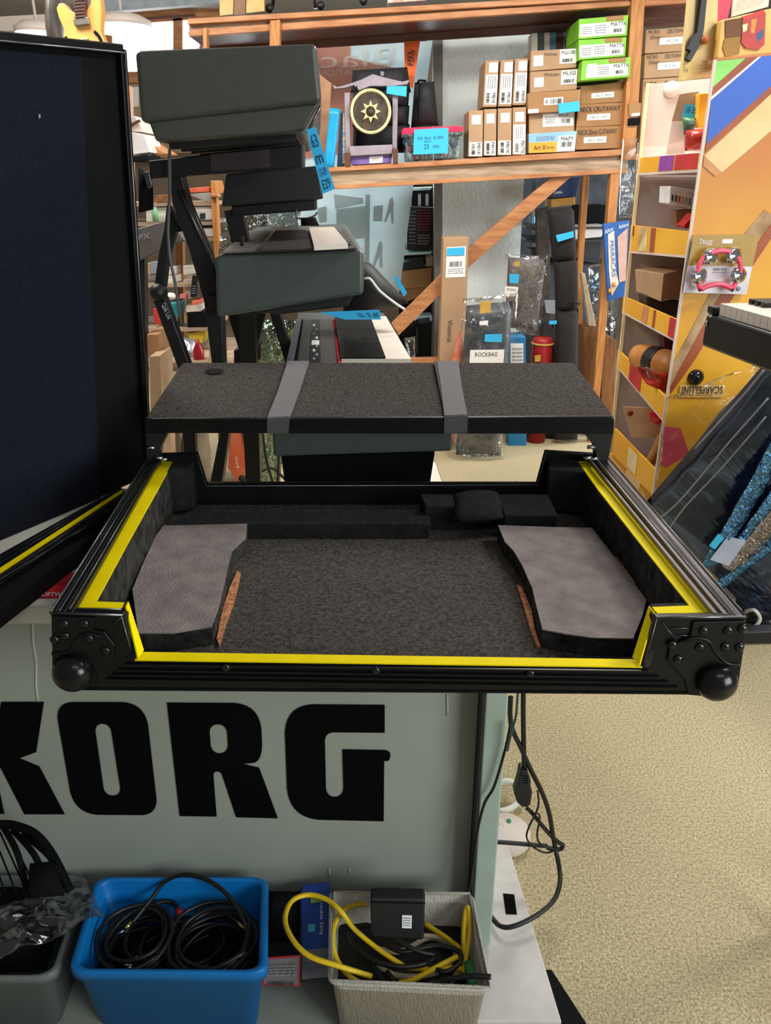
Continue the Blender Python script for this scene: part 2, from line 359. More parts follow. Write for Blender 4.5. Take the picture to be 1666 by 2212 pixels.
# ================================================================ flight case base
FL, FR = G(108, 1324, ZT), G(1612, 1333, ZT); RL, RR = G(322, 985, ZT), G(1312, 985, ZT)
fx = (FR - FL).normalized(); fn = V((0, 0, 1)).cross(fx).normalized()       # fn points away from camera
rx = (RR - RL).normalized(); rn = V((0, 0, 1)).cross(rx).normalized()
def FP(x, y, o=0): return PL(x, y, FL - fn*o, fn)
def RP(x, y): return PL(x, y, RL, rn)
def dn(p, z): return V((p.x, p.y, z))
case = T('flight_case', 'open black flight case with yellow tape edges on the KORG cabinet', 'flight case', G(840, 1400, ZC))
front = prism('front_wall', [FL, FP(265, 1329), FP(291, 1427), FP(1388, 1442), FP(1417, 1334), FR, dn(FR, ZC + .003), dn(FL, ZC + .003)], fn*.012, m_alu, case, .002)
prism('back_wall', [RL, RP(424, 981), RP(445, 1050), RP(1161, 1048), RP(1180, 977), RR, dn(RR, ZC + .003), dn(RL, ZC + .003)], rn*.02, m_blk2, case, .002)
prism('side_wall', [FL, G(150, 1316, ZT), G(345, 985, ZT), RL], (0, 0, -(ZT - ZC - .003)), m_alu, case, .002)
prism('side_wall', [FR, G(1575, 1324, ZT), G(1288, 985, ZT), RR], (0, 0, -(ZT - ZC - .003)), m_alu, case, .002)
prism('base_board', [dn(p, ZC + .008) for p in (FL, FR, RR, RL)], (0, 0, -.006), m_blk2, case)
ZP = ZT - .012
tl = [(168, 1312), (235, 1175), (314, 1054), (357, 985), (380, 985), (343, 1054), (275, 1175), (208, 1299)]
tr = [(1240, 984), (1290, 1055), (1388, 1180), (1490, 1308), (1534, 1323), (1440, 1206), (1318, 1054), (1260, 984)]
fl_ = [(150, 1316)] + tl[1:4] + [(384, 985), (347, 1054), (279, 1175), (212, 1296), (272, 1298), (262, 1326)]
hb('foam_liner', [(160, 1318)] + [(x - 6, y) for x, y in tl[1:4]] + [(384, 985), (347, 1054), (279, 1175), (214, 1294), (276, 1296), (268, 1314)], ZP - .002, ZP - .002 - ZF, m_foamr, case, .002)
hb('foam_liner', [(1236, 984), (1286, 1055), (1384, 1180), (1482, 1301), (1403, 1303), (1416, 1326), (1545, 1326), (1446, 1206), (1324, 1054), (1266, 984)], ZP - .002, ZP - .002 - ZF, m_foamr, case, .002)
ta = hb('yellow_tape', tl, ZP, .002, m_tape, case)
hb('yellow_tape', tr, ZP, .002, m_tape, case)
hb('yellow_tape', [(168, 1312), (205, 1299), (269, 1301), (265, 1313)], ZP + .0008, .002, m_tape, case)
hb('yellow_tape', [(1409, 1311), (1490, 1308), (1534, 1323), (1420, 1325)], ZP + .0008, .002, m_tape, case)
# inner front lip (foam and tape down the cut out)
def lip(o, oi, px):
    return None
fi = fn*.014
def FPt(x, y): return PL(x, y, FL + fi, fn)
ZI = ZL - .004
prism('front_liner', [FPt(269, 1330), FPt(291, 1424), FPt(1388, 1439), FPt(1413, 1330), dn(FPt(1413, 1330), ZF), dn(FPt(269, 1330), ZF)], fn*.016, m_foamr, case, .001)
hb('yellow_tape', [(302, 1408), (1375, 1424), (1388, 1440), (291, 1425)], ZL + .002, .002, m_tape, case)
def slab(q, m, name, t=.002):
    return patch(name, q, m, case, t, .0035)
for A, B, Cc, D in (((265, 1313), (270, 1302), (303, 1407), (291, 1425)), ((1420, 1325), (1408, 1312), (1373, 1423), (1388, 1440))):
    a = G(*A, ZP + .001); b = G(*B, ZP + .001); c = G(*Cc, ZL + .003); d = G(*D, ZL + .003)
    slab([a, b, c, d], m_tape, 'yellow_tape')
    hull8('corner_foam', [a, b, c, d], [p + V((.012 if a.x > 0 else -.012, .006, -.004)) for p in (a, b, c, d)], m_foamr, case)
hb('carpet_floor', [(296, 1420), (1392, 1436), (1262, 1040), (372, 1040)], ZF, .004, m_felt2, case)
# bright worn edges
def er(pts, r=.0016, m=m_edge): tube('edge_bead', pts, r, m, case, 1, 6)
er([FL, RL]); er([FL, FP(265, 1329)]); er([FR, FP(1417, 1334)]); er([FR, RR]); er([FP(262, 1331), FP(289, 1427)], .001); er([FP(1419, 1337), FP(1390, 1442)], .001)
er([G(150, 1316, ZT), G(345, 985, ZT)], .0012); er([G(1575, 1324, ZT), G(1288, 985, ZT)], .0012); er([G(128, 1320, ZT), G(333, 985, ZT)], .001); er([G(1595, 1328, ZT), G(1300, 985, ZT)], .0012)
er([RP(424, 981), RP(445, 1050), RP(1161, 1048), RP(1180, 977)], .001)
hb('inner_rail', [(150, 1314), (262, 1315), (263, 1324), (140, 1323)], ZT - .003, .004, m_alu, case, .001)
hb('inner_rail', [(1424, 1326), (1575, 1325), (1590, 1331), (1420, 1332)], ZT - .003, .004, m_alu, case, .001)
er([G(140, 1315, ZT - .002), G(262, 1316, ZT - .002)], .0011); er([G(1422, 1327, ZT - .002), G(1560, 1326, ZT - .002)], .0011)
for fx0, fx1, rx0, rx1 in ((1541, 1552, 1268, 1273), (1563, 1575, 1283, 1288), (1592, 1606, 1301, 1307)):
    hb('side_ridge', [(fx0, 1323 + (fx0 - 1540)*.12), (fx1, 1323 + (fx1 - 1540)*.12), (rx1, 986), (rx0, 986)], ZT + .0008, .008, m_ridge_sheen, case, .001)
for fx0, fx1, rx0, rx1 in ((114, 121, 324, 327), (133, 140, 335, 338), (150, 157, 346, 349)):
    hb('side_ridge', [(fx0, 1322), (fx1, 1321), (rx1, 986), (rx0, 986)], ZT + .0008, .008, m_alu, case, .001)
# front extrusion grooves
for k, t in enumerate((0, .3, .55, .8)):
    a = FP(270 - 50*t, 1435 + 40*t, .0022); b = FP(1400 + 80*t, 1449 + 45*t, .0022)
    beam('rail_ridge', a, b, .004, .0022, m_alu, front)
for (x, y) in ((488, 1442), (812, 1448), (1146, 1455)):
    ball('rivet', FP(x, y, .003), .0062, mat('rivet_black', '#3a3e3e', .2, .9), front, -fn, .6, 12)
# outer plate on right wall
hb('latch_plate', [(1430, 1140), (1442, 1140), (1606, 1318), (1590, 1318)], ZT - .012, .05, m_alu, case, .002)
# ball corners
for side, plate, riv, bc in (
  (0, [(110, 1332), (205, 1336), (200, 1362), (226, 1366), (248, 1395), (244, 1425), (222, 1440), (206, 1462), (205, 1484), (130, 1484), (112, 1460), (112, 1410)],
   [(138, 1348), (182, 1348), (140, 1374), (192, 1379), (228, 1406), (118, 1382)], (158, 1452)),
  (1, [(1612, 1342), (1498, 1344), (1492, 1374), (1470, 1386), (1446, 1402), (1442, 1428), (1462, 1446), (1480, 1470), (1488, 1502), (1560, 1508), (1596, 1480), (1608, 1400)],
   [(1520, 1362), (1573, 1362), (1453, 1393), (1512, 1398), (1567, 1397), (1465, 1424), (1604, 1358), (1598, 1398)], (1548, 1472))):
    cb = prism('ball_corner', [FP(x, y, .004) for x, y in plate], fn*.0038, m_alu, case, .0015)
    for x, y in riv: ball('rivet', FP(x, y, .0045), .0066, mat('rivet_black', '#3a3e3e', .2, .9), cb, -fn, .6, 12)
    ball('ball', FP(*bc, .006), .0275, mat('ball_black', '#121416', .22, .3), cb, -fn, .85, 28)
    tube('plate_fold', [FP(x, y, .005) for x, y in (((112, 1412), (150, 1408), (165, 1380), (190, 1368), (215, 1376)) if side == 0 else ((1600, 1437), (1570, 1432), (1545, 1408), (1530, 1384), (1500, 1378), (1478, 1386)))], .0022, m_alu, cb, 5, 6)
for A, B in (((1432, 1346), (1466, 1390)), ((1447, 1357), (1496, 1357)), ((1460, 1373), (1492, 1373)), ((262, 1334), (246, 1346))):
    tube('mitre_line', [FP(*A, .0012), FP(*B, .0012)], .0007, m_edge, front, 1, 5)
# foam pads
padl = [(353, 1135), (534, 1131), (531, 1162), (515, 1176), (501, 1190), (492, 1225), (487, 1249), (473, 1310), (457, 1353), (415, 1360), (373, 1367), (299, 1367), (286, 1273), (310, 1215), (336, 1158)]
padr = [(1076, 1134), (1180, 1138), (1279, 1140), (1330, 1205), (1397, 1296), (1388, 1330), (1368, 1379), (1279, 1377), (1225, 1369), (1172, 1359), (1160, 1312), (1150, 1270), (1129, 1222), (1110, 1190), (1091, 1170)]
for pd, ch in ((padl, [[(513, 1232), (520, 1237), (505, 1300), (488, 1345), (474, 1392), (468, 1380), (480, 1320), (496, 1270)]]), (padr, [[(1117, 1262), (1128, 1268), (1149, 1318), (1155, 1355), (1168, 1397), (1160, 1392), (1144, 1350), (1131, 1305)], [(1330, 1200), (1336, 1204), (1374, 1258), (1368, 1262)]])):
    pad = prism('foam_block', [G(x, y, .903) for x, y in pd], (0, 0, -.0305), m_foamr, case, .0015)
    hb('fabric_cover', [(x, y) for x, y in pd], .905, .002, m_foamg, pad)
    for c in ch: hb('chipboard_strip', c, .878 if c[0][0] < 1300 else .9, .005, m_chip, pad)
hb('foam_bar', [(405, 1104), (927, 1104), (930, 1131), (365, 1131)], .904, .031, m_foam, case, .003)
hb('foam_block', [(906, 1066), (978, 1066), (984, 1092), (918, 1092)], .925, .052, m_foam, case, .004)
hb('foam_block', [(1068, 1066), (1184, 1066), (1206, 1112), (1090, 1112)], .918, .045, m_foam, case, .004)
pillow('foam_roll', [G(972, 1070, .91), G(1082, 1066, .91), G(1088, 1118, .915), G(980, 1124, .915)], .045, m_foam, case, 10, 8, .002, 20, pw=.35)
hb('foam_block', [(380, 985), (424, 983), (410, 1012), (360, 1018)], ZP + .002, .09, m_foam, case, .004)
hb('foam_block', [(1180, 980), (1240, 984), (1266, 1018), (1186, 1014)], ZP + .002, .09, m_foam, case, .004)
# shelf tray on rear
tray_n = 'tray'
a, b = P(313, 905, 1.50), P(1326, 898, 1.50); c, d = P(1240, 783, 1.846), P(394, 783, 1.846)
tray = hull8('sliding_shelf', [a, b, c, d], [p - V((0, 0, .024)) for p in (a, b, c, d)], m_felt2, case, .003)
ft = fb('front_extrusion', [(312, 906), (1320, 899), (1328, 906), (1326, 938), (313, 936)], 1.492, .012, m_alu, tray, .002)
er([P(313, 906, 1.4915), P(1324, 899, 1.4915)], .0009)
for yy in (913, 920, 927): beam('rail_ridge', P(316, yy, 1.491), P(1324, yy - 5, 1.491), .003, .0016, m_alu, ft)
tn = (b - a).cross(d - a).normalized(); tn = tn if tn.z > 0 else -tn
def TP(x, y): return PL(x, y, a + tn*.001, tn)
hb0 = M('grip_hole', [TP(463 + 20*math.cos(t)*(1 if abs(math.cos(t)) > .3 else 1), 803 + 6*math.sin(t)) + tn*.0015 for t in [i*math.pi/8 for i in range(16)]], [list(range(16))], m_blk2, tray)
m_gst = m_strap
for q, fr_ in (([(622, 783), (668, 783), (650, 840), (627, 903), (578, 905), (600, 850)], [(577, 905), (626, 902), (623, 936), (577, 936)]), ([(944, 783), (990, 783), (998, 840), (1010, 899), (960, 901), (953, 840)], [(960, 900), (1011, 898), (1010, 935), (959, 936)])):
    st = prism('velcro_strap', [TP(x, y) + tn*.004 for x, y in q], -tn*.003, m_strap, tray)
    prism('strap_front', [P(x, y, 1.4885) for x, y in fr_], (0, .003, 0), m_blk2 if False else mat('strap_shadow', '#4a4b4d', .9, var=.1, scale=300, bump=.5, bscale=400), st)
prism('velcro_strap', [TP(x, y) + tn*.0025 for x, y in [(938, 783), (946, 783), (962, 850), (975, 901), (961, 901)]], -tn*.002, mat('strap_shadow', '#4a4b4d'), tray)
# hinged brackets
for q, pins in (([(313, 934), (362, 936), (346, 968), (338, 1002), (316, 998)], [(325, 968), (342, 990), (352, 993)]), ([(1262, 934), (1326, 934), (1314, 1000), (1290, 1000), (1285, 966)], [(1278, 966), (1284, 992), (1270, 990)])):
    br = fb('hinge_bracket', q, 1.503, .03, m_black, case, .002)
    for x, y in pins: tube('hinge_pin', [P(x - 9, y, 1.50), P(x + 9, y - 1, 1.50)], .004, m_steel, br, 1, 8)
# ================================================================ lid of the case standing left
mb = G(0, 1163, ZC + .002); TR_, BR_ = P(255, 106, 1.70), G(318, 1029, ZC + .002)
lnn = (TR_ - BR_).cross(mb - BR_).normalized(); mt = PL(0, 80, BR_, lnn)
TL_ = TR_ + (mt - TR_)*1.9; BL_ = BR_ + (mb - BR_)*1.9
lid = T('flight_case_cover', 'tall black felt lined flight case cover standing upright at left', 'case cover', BR_)
q = [TL_, TR_, BR_, BL_]; ln = qn(q)
prism('shell', q, -ln*.02, m_blk2, lid, .002)
patch('felt_lining', sub(q, 0, .022, .8, .998), m_lidfelt, lid, .008)
patch('felt_lining', sub(q, .8, .022, .97, .998), m_blk2, lid, .003)
for p, r in ((TL_, TR_), (TR_, BR_)):
    beam('edge_extrusion', p + ln*.004, r + ln*.004, .016, .022, m_alu, lid, ln, .002)
    tube('edge_bead', [p + ln*.016 - (V((0, 0, .006)) if p is TL_ else V()), r + ln*.016 - (V((0, 0, .006)) if p is TL_ else V())], .002, m_edge, lid, 1, 6)
    tube('edge_bead', [p + ln*.012 + V((0, 0, .007)) , r + ln*.012 + V((0, 0, .007))], .0016, m_edge, lid, 1, 6)
patch('lint', [bil(q, .6, .13), bil(q, .607, .129), bil(q, .608, .136), bil(q, .601, .137)], m_inkg, lid, .001, .013)
# rail on worktop
rail = T('case_front_rail', 'black grooved case rail with thin yellow stripe lying on worktop', 'case rail', G(100, 1240, ZC))
hb('extrusion', [(-80, 1240), (258, 1052), (283, 1072), (215, 1120), (-80, 1300)], ZC + .05, .049, m_alu, rail, .002)
hb('lower_extrusion', [(-80, 1296), (213, 1122), (246, 1118), (160, 1190), (-80, 1372)], ZC + .035, .034, m_blk2, rail, .002)
hb('yellow_stripe', [(-80, 1278), (262, 1058), (266, 1062), (-80, 1290)], ZC + .0515, .0015, m_tape, rail)
for (x0, y0), (x1, y1) in (((-80, 1252), (262, 1054)), ((-80, 1264), (264, 1057)), ((-80, 1302), (272, 1066)), ((-80, 1316), (278, 1070))):
    tube('groove_bead', [G(x0, y0, ZC + .051), G(x1, y1, ZC + .051)], .0014, m_alu, rail, 1, 5)
# ================================================================ keyboards on stands
HD = V((-.078, 1, 0))
m_kbtop = mat('keyboard_top', '#4b4846', .45, var=.08, scale=60)
def keys(name, l0, l1, r0, r1, n, fill, h, m, parent, up=V((0, 0, 1)), skip=None):
    vs = []; fs = []
    for i in range(n):
        if skip and i % 7 in skip: continue
        t0 = i/n; t1 = t0 + fill/n
        q = [l0.lerp(l1, t0), r0.lerp(r1, t0), r0.lerp(r1, t1), l0.lerp(l1, t1)]; k = len(vs)
        vs += q + [p + up*h for p in q]
        fs += [[k, k+1, k+5, k+4], [k+1, k+2, k+6, k+5], [k+2, k+3, k+7, k+6], [k+3, k, k+4, k+7], [k+4, k+5, k+6, k+7]]
    o = M(name, vs, fs, m, parent); o['kind'] = 'stuff'; return o
def tagtext(q, parent, rows=((.1, .3, '63'), (.42, .55, 'm'), (.62, .75, '13-09'), (.8, .95, 'E29'))):
    for t0, t1, s in rows: text(s, sub(q, .2, t0, .8, t1), m_inkb, parent, .004)
# --- top keyboard
k1 = T('digital_piano', 'dark grey keyboard seen end-on, topmost on the stand', 'keyboard', P(490, 300, 1.9))
e1 = [(290, 108), (684, 93), (696, 222), (304, 266)]
prism('body', [P(x, y, 1.84) for x, y in e1], HD*1.3, m_kb, k1, .012, 4)
prism('lower_body', [P(x, y, 1.852) for x, y in [(321, 262), (690, 222), (656, 284), (337, 306)]], HD*1.24, m_kb, k1, .006, 3)
for i in range(7):
    d0 = 1.95 + i*.16; A = P(352, 308, 1.852) + HD*(d0 - 1.852); B = P(640, 284, 1.852) + HD*(d0 - 1.852)
    beam('base_rib', A - V((0, 0, .004)), B - V((0, 0, .004)), .03, .012, m_kb2, k1)
for px, dd in (((390, 311), 1.95), ((618, 293), 2.0)):
    ball('rubber_foot', P(px[0], px[1], dd), .016, m_black, k1, (0, 0, 1), .6, 14)
tube('edge_trim', [P(693, 228, 1.85), P(664, 288, 1.85)], .003, m_edge, k1, 1, 6)
# --- stand A-frame
st = T('keyboard_stand', 'black folding keyboard stand with slanted legs behind the case cover', 'keyboard stand', P(430, 1300, 2.2))
fb('leg', [(366, 378), (392, 378), (408, 440), (455, 552), (478, 640), (484, 790), (494, 940), (478, 1050), (430, 1490), (400, 1490), (452, 1050), (474, 940), (458, 790), (440, 650), (408, 540), (372, 440)], 2.12, .05, m_black, st, .004)
fb('leg', [(360, 440), (394, 500), (378, 503), (362, 555), (354, 625), (332, 625), (342, 550), (354, 495)], 2.17, .04, m_black, st, .004)
ball('clamp', P(343, 632, 2.16), .024, m_black, st)
tb = beam('leg_tube', P(346, 640, 2.17), P(404, 800, 2.17), .036, .036, m_black, st, bevel=.006)
beam('leg_tube', P(402, 800, 2.17), P(440, 1440, 2.2), .036, .036, m_black, st, bevel=.006)
text('Quik Lok', [P(358, 652, 2.135), P(371, 685, 2.135), P(362, 693, 2.135), P(348, 660, 2.135)], m_white, tb, .002)
tube('channel', [P(388, 410, 2.112), P(452, 552, 2.112)], .003, m_edge, st, 1, 5)
tube('channel', [P(398, 410, 2.112), P(458, 545, 2.112)], .002, m_edge, st, 1, 5)
arm = fb('arm', [(320, 347), (655, 312), (655, 362), (325, 386)], 2.1, .06, m_black, st, .004)
patch('arm_cover', pxq([(455, 334), (583, 322), (583, 361), (455, 370)], 2.1), mat('arm_purple', '#3a2a30', .6), arm, .002)
fb('arm', [(470, 664), (600, 664), (600, 676), (470, 682)], 2.2, .06, m_black, st, .004)
fb('bracket', [(446, 636), (470, 640), (470, 668), (450, 668)], 2.1, .05, m_black, st, .003)
tube('tie_cord', [P(366, 322, 2.08), P(367, 420, 2.08), P(363, 500, 2.08), P(368, 560, 2.08), P(378, 610, 2.08), P(392, 700, 2.08)], .004, mat('grey_cord', '#585d5e', .6), st, 4, 6)
fb('hook_comb', [(310, 372), (322, 370), (328, 400), (318, 408)], 2.1, .02, m_edge, st, .002)
pillow('strap_bundle', pxq([(298, 360), (330, 380), (332, 452), (300, 460)], 2.15), .05, m_blk2, st, 8, 8, .006, 30)
# --- second stand (further back) with plain keyboard
s2 = T('keyboard_stand', 'black stand frame with wire hook holding the plain black keyboard', 'keyboard stand', P(590, 900, 2.6))
fb('arm', [(500, 446), (682, 430), (683, 454), (502, 468)], 2.42, .05, m_black, s2, .004)
beam('leg', P(505, 452, 2.45), P(530, 560, 2.45), .05, .04, m_black, s2)
beam('leg', P(530, 560, 2.47), P(560, 1320, 2.6), .05, .04, m_black, s2)
beam('leg', P(500, 650, 2.55), P(548, 800, 2.55), .045, .04, m_black, s2)
beam('leg', P(572, 640, 2.6), P(540, 780, 2.6), .04, .03, m_black, s2)
beam('leg', P(584, 640, 2.62), P(628, 780, 2.62), .04, .03, m_black, s2)
fb('crossbar', [(505, 756), (560, 742), (562, 778), (505, 790)], 2.6, .05, m_black, s2, .004)
tube('wire_hook', [P(641, 452, 2.4), P(641, 470, 2.4), P(662, 472, 2.4), P(680, 466, 2.4), P(686, 458, 2.4)], .003, m_edge, s2, 3, 6)
pillow('hook_clip', pxq([(650, 470), (682, 470), (690, 488), (650, 488)], 2.4), .03, m_blk2, s2, 6, 6, .002)
k4 = T('stage_keyboard', 'plain black keyboard seen end-on below the topmost keyboard', 'keyboard', P(590, 440, 2.45))
prism('body', [P(x, y, 2.4) for x, y in [(488, 376), (688, 358), (699, 430), (478, 447)]], HD*1.1, mat('keyboard_black', '#1e2223', .5, var=.06), k4, .006, 3)
prism('underside', [P(x, y, 2.43) for x, y in [(500, 440), (690, 424), (688, 432), (502, 449)]], HD*1.0, m_kb2, k4)
# --- middle keyboard
k2 = T('arranger_keyboard', 'dark green-grey keyboard with white keys showing, in the middle of the stand', 'keyboard', P(620, 690, 2.1))
e2 = [(464, 560), (470, 551), (780, 538), (787, 548), (786, 637), (700, 650), (468, 687)]
prism('body', [P(x, y, 2.05) for x, y in e2], HD*1.28, mat('keyboard_green', '#4c5450', .42, var=.05, scale=40, coat=.1), k2, .012, 4)
prism('lower_lip', [P(x, y, 2.075) for x, y in [(530, 670), (765, 636), (752, 662), (600, 680)]], HD*1.2, m_kb2, k2, .004)
o2 = P(470, 551, 2.05); n2 = (P(780, 538, 2.05) - o2).cross(HD).normalized(); n2 = n2 if n2.z > 0 else -n2
def K2(x, y, o=.002): return PL(x, y, o2 + n2*o, n2)
prism('top_panel', [K2(478, 549), K2(772, 538), K2(745, 500), K2(536, 500)], n2*.003, m_kbtop, k2)
prism('key_bed', [K2(562, 545, .006), K2(678, 540, .006), K2(662, 499, .006), K2(597, 500, .006)], n2*.004, mat('key_bed_dark', '#2a211c', .6, scale=120, stretch=(1, 20, 1), col2='#120e0c'), k2)
prism('key_slip', [K2(552, 546, .006), K2(560, 546, .006), K2(597, 499, .006), K2(591, 499, .006)], n2*.004, m_edge, k2)
a, b, c, d = K2(679, 541, .006), K2(668, 499, .006), K2(752, 537, .006), K2(722, 498, .006)
keys('white_keys', a, b, c, d, 30, .9, .012, m_keyw, k2, n2)
fb('cheek', [(744, 530), (758, 527), (762, 540), (748, 541)], 2.1, .1, m_kb2, k2, .002)
patch('end_label', pxq([(505, 545), (516, 543), (514, 545.5), (505, 547)], 2.06), m_white, k2)
fb('joystick', [(518, 512), (526, 512), (526, 532), (518, 532)], 2.2, .02, m_black, k2, .002)
patch('side_label', pxq([(478, 548), (486, 547.6), (485, 549), (478, 549.5)], 2.05), m_white, k2)
# --- low keyboard below the shelf of the case
k3 = T('synthesizer', 'black keyboard with long white keys and red felt behind the case shelf', 'keyboard', P(780, 985, 1.7))
Z3 = 1.017
A, B = P(588, 930, 1.62), P(978, 925, 1.62); A.z = B.z = Z3
fa, fbb = G(640, 690, Z3), G(838, 690, Z3)
fa2, fb2 = fa + (fa - A)*.12, fbb + (fbb - B)*.12
hull8('body', [A, B, fb2, fa2], [P(592, 987, 1.62), P(976, 975, 1.62), fb2 - V((0, 0, .1)), fa2 - V((0, 0, .1))], mat('keyboard_green', '#414846'), k3, .005, 3)
hb('edge_strip', [(618, 784), (634, 784), (652, 690), (640, 690)], Z3 + .004, .004, mat('edge_lilac', '#6d6975', .4), k3)
hb('panel', [(642, 784), (728, 784), (716, 690), (656, 690)], Z3 + .003, .003, m_kbtop, k3)
hb('slot', [(634, 784), (641, 784), (655, 690), (652, 690)], Z3 + .004, .003, m_blk2, k3)
scr = hb('control_strip', [(668, 784), (693, 784), (691, 690), (674, 690)], Z3 + .005, .003, m_black, k3)
for t in range(9):
    y = 700 + t*9; hb('button', [(676 + (t % 2)*6, y), (681 + (t % 2)*6, y), (681 + (t % 2)*6, y + 4), (676 + (t % 2)*6, y + 4)], Z3 + .007, .002, m_inkg if t % 3 else m_white, scr)
hb('strip_label', [(674, 735), (690, 735), (690, 744), (673, 744)], Z3 + .008, .002, m_white, scr)
hb('red_felt', [(731, 784), (738, 784), (724, 690), (719, 690)], Z3 + .006, .005, m_red, k3)
l0, l1, r0, r1 = G(738, 784, Z3), G(723, 690, Z3), G(833, 784, Z3), G(799, 690, Z3); w0, w1 = G(888, 784, Z3), G(834, 690, Z3)
keys('white_keys', l0, l1, w0, w1, 46, .93, .012, m_keyw, k3)
keys('black_keys', l0 + V((0, 0, .012)), l1 + V((0, 0, .012)), r0 + V((0, 0, .012)), r1 + V((0, 0, .012)), 38, .5, .006, m_keyb, k3)
fb('front_stand', [(607, 986), (940, 976), (890, 1300), (650, 1300)], 1.70, .2, m_blk2, k3, .003)
k5 = T('portable_keyboard', 'white keyed keyboard just showing right of the black pedestal', 'keyboard', G(940, 1300, .3))
hb('keys', [(932, 990), (941, 1000), (985, 1130), (890, 1130)], .62, .02, m_keyw, k5)
hb('body', [(926, 985), (941, 998), (985, 1125), (880, 1130)], .595, .06, m_kb2, k5)
hb('leg', [(915, 1080), (940, 1080), (940, 1100), (910, 1100)], .535, .533, m_black, k5)
# tags
tg = T('price_tag', 'long blue price tag hanging from the topmost keyboard', 'price tag', P(700, 400, 1.83))
q = pxq([(662, 280), (682, 274), (724, 408), (697, 419)], 1.83); patch('paper', q, m_blue, tg); tagtext(q, tg)
tg = T('price_tag', 'blue price tag lying under the middle keyboard above the black keys', 'price tag', P(770, 680, 2.03))
q = pxq([(690, 674), (820, 669), (823, 690), (745, 690)], 2.03); patch('paper', q, m_blue, tg)
for s0, s1, s in ((.55, .65, '63'), (.75, .8, 'n'), (.86, .96, '60')): text(s, sub(q, s0, .25, s1, .75), m_inkb, tg, .004)
# black bag with piping behind middle keyboard
bg_ = T('accessory_bag', 'black cloth bag with white piping behind the middle keyboard', 'bag', P(830, 680, 2.75))
q = [P(750, 560, 2.8), P(800, 568, 2.8), P(884, 655, 2.72), P(740, 690, 2.72)]
pillow('cloth', q, .16, mat('bag_cloth', '#121318', .6, var=.2), bg_, 12, 12, .01, 9)
tube('piping', [P(788, 602, 2.66), P(800, 603, 2.65), P(820, 628, 2.64), P(850, 652, 2.64), P(874, 668, 2.66)], .004, m_white, bg_, 6, 6)
patch('tag', pxq([(849, 598), (858, 596), (880, 632), (873, 641)], 2.66), m_blue, bg_)
# ================================================================ far wall, windows, lamps
struct(box('wall_back', (-.4, 9.05, CZ/2), (11, .1, CZ), mat('far_wall', '#8d7a66', .8, var=.15, scale=3)), 'dim far wall of the shop', 'wall')
WD = 8.4
m_glow = mat('window_daylight', '#ffffff', .5, emit=4.5, var=0)
wn = T('window_1', 'bright daylight window with wooden frame high at the far left', 'window', P(330, 160, WD)); wn['kind'] = 'structure'
fb('header', [(215, 28), (500, 2), (500, 36), (215, 56)], WD, .12, m_wood, wn)
fb('header_trim', [(215, 44), (420, 30), (420, 36), (215, 52)], WD - .03, .03, m_woodd, wn)
fb('mullion', [(374, 40), (394, 38), (394, 160), (374, 160)], WD, .1, m_wood, wn)
fb('jamb', [(225, 50), (242, 50), (242, 165), (225, 165)], WD, .1, m_wood, wn)
fb('pane', [(242, 54), (374, 46), (374, 158), (242, 158)], WD + .05, .02, m_glow, wn)
fb('pane', [(394, 44), (430, 42), (430, 158), (394, 158)], WD + .05, .02, m_glow, wn)
fb('sill', [(225, 156), (435, 152), (435, 172), (225, 182)], WD - .06, .18, m_wood, wn)
fb('lower_panel', [(225, 182), (435, 172), (435, 330), (225, 330)], WD, .1, m_woodp, wn)
patch('paper_notice', pxq([(284, 188), (300, 187), (300, 230), (286, 231)], WD - .01), m_white, wn)
m_lamp = mat('lamp_glow', '#ffffff', .5, emit=12, var=0)
for (x, y, rx, lab) in ((265, 62, .17, 'bright round ceiling lamp beside the hanging guitar and window'), (82, 76, .13, 'bright round ceiling lamp just above the case cover at far left')):
    c = P(x, y, 5.6); t = T('ceiling_lamp', lab, 'lamp', c, 'round ceiling lamps')
    lathe('diffuser', c, (0, 0, 1), [(rx*.5, -.03), (rx*.9, -.02), (rx, 0), (rx, .01)], m_lamp, t)
    lathe('housing', c + V((0, 0, .01)), (0, 0, 1), [(rx*1.04, 0), (rx*1.04, .03), (rx*.7, .06), (.02, .07)], m_wht, t)
    tube('rod', [c + V((0, 0, .07)), V((c.x, c.y, CZ))], .008, m_wht, t, 1, 6)
struct(fb('trim_1', [(-120, 42), (108, 30), (104, 62), (-120, 74)], 6.2, .3, m_wht), 'white boxed-in beam under the ceiling at far left', 'beam')
# ---------------- guitar
gt = T('electric_guitar', 'blond hollow-body guitar with f-holes hanging above the case cover', 'guitar', P(170, 100, 3.4))
gb = [(126, 6), (138, 6), (148, 20), (160, 27), (184, 24), (194, 8), (200, -30), (212, -30), (220, 20), (217, 66), (232, 105), (238, 150), (222, 195), (172, 212), (120, 198), (100, 155), (112, 112), (136, 80), (138, 64), (126, 38), (121, 18)]
bd = fb('body', gb, 3.4, .05, mat('maple_blond', '#e0a862', .25, scale=5, col2='#cf8d45', coat=.5), gt, .006)
nk = fb('neck', [(158, -140), (182, -150), (184, 40), (162, 42)], 3.385, .03, mat('fretboard', '#5a3426', .5), gt, .003)
for i in range(9): beam('fret', P(159, -20 + i*7.2, 3.383), P(183, -22 + i*7.2, 3.383), .002, .002, m_steel, nk)
for y0 in (38, 84): 
    pk = fb('pickup', [(157, y0 + 2), (190, y0 - 2), (192, y0 + 14), (160, y0 + 18)], 3.385, .02, mat('pickup_nickel', '#8a857c', .3, .6), gt, .003)
for pts in ([(141, 80), (144, 86), (142, 100), (146, 112)], [(204, 68), (212, 76), (220, 92), (222, 104)]):
    tube('f_hole', [P(x, y, 3.398) for x, y in pts], .006, m_blk2, bd, 4, 6)
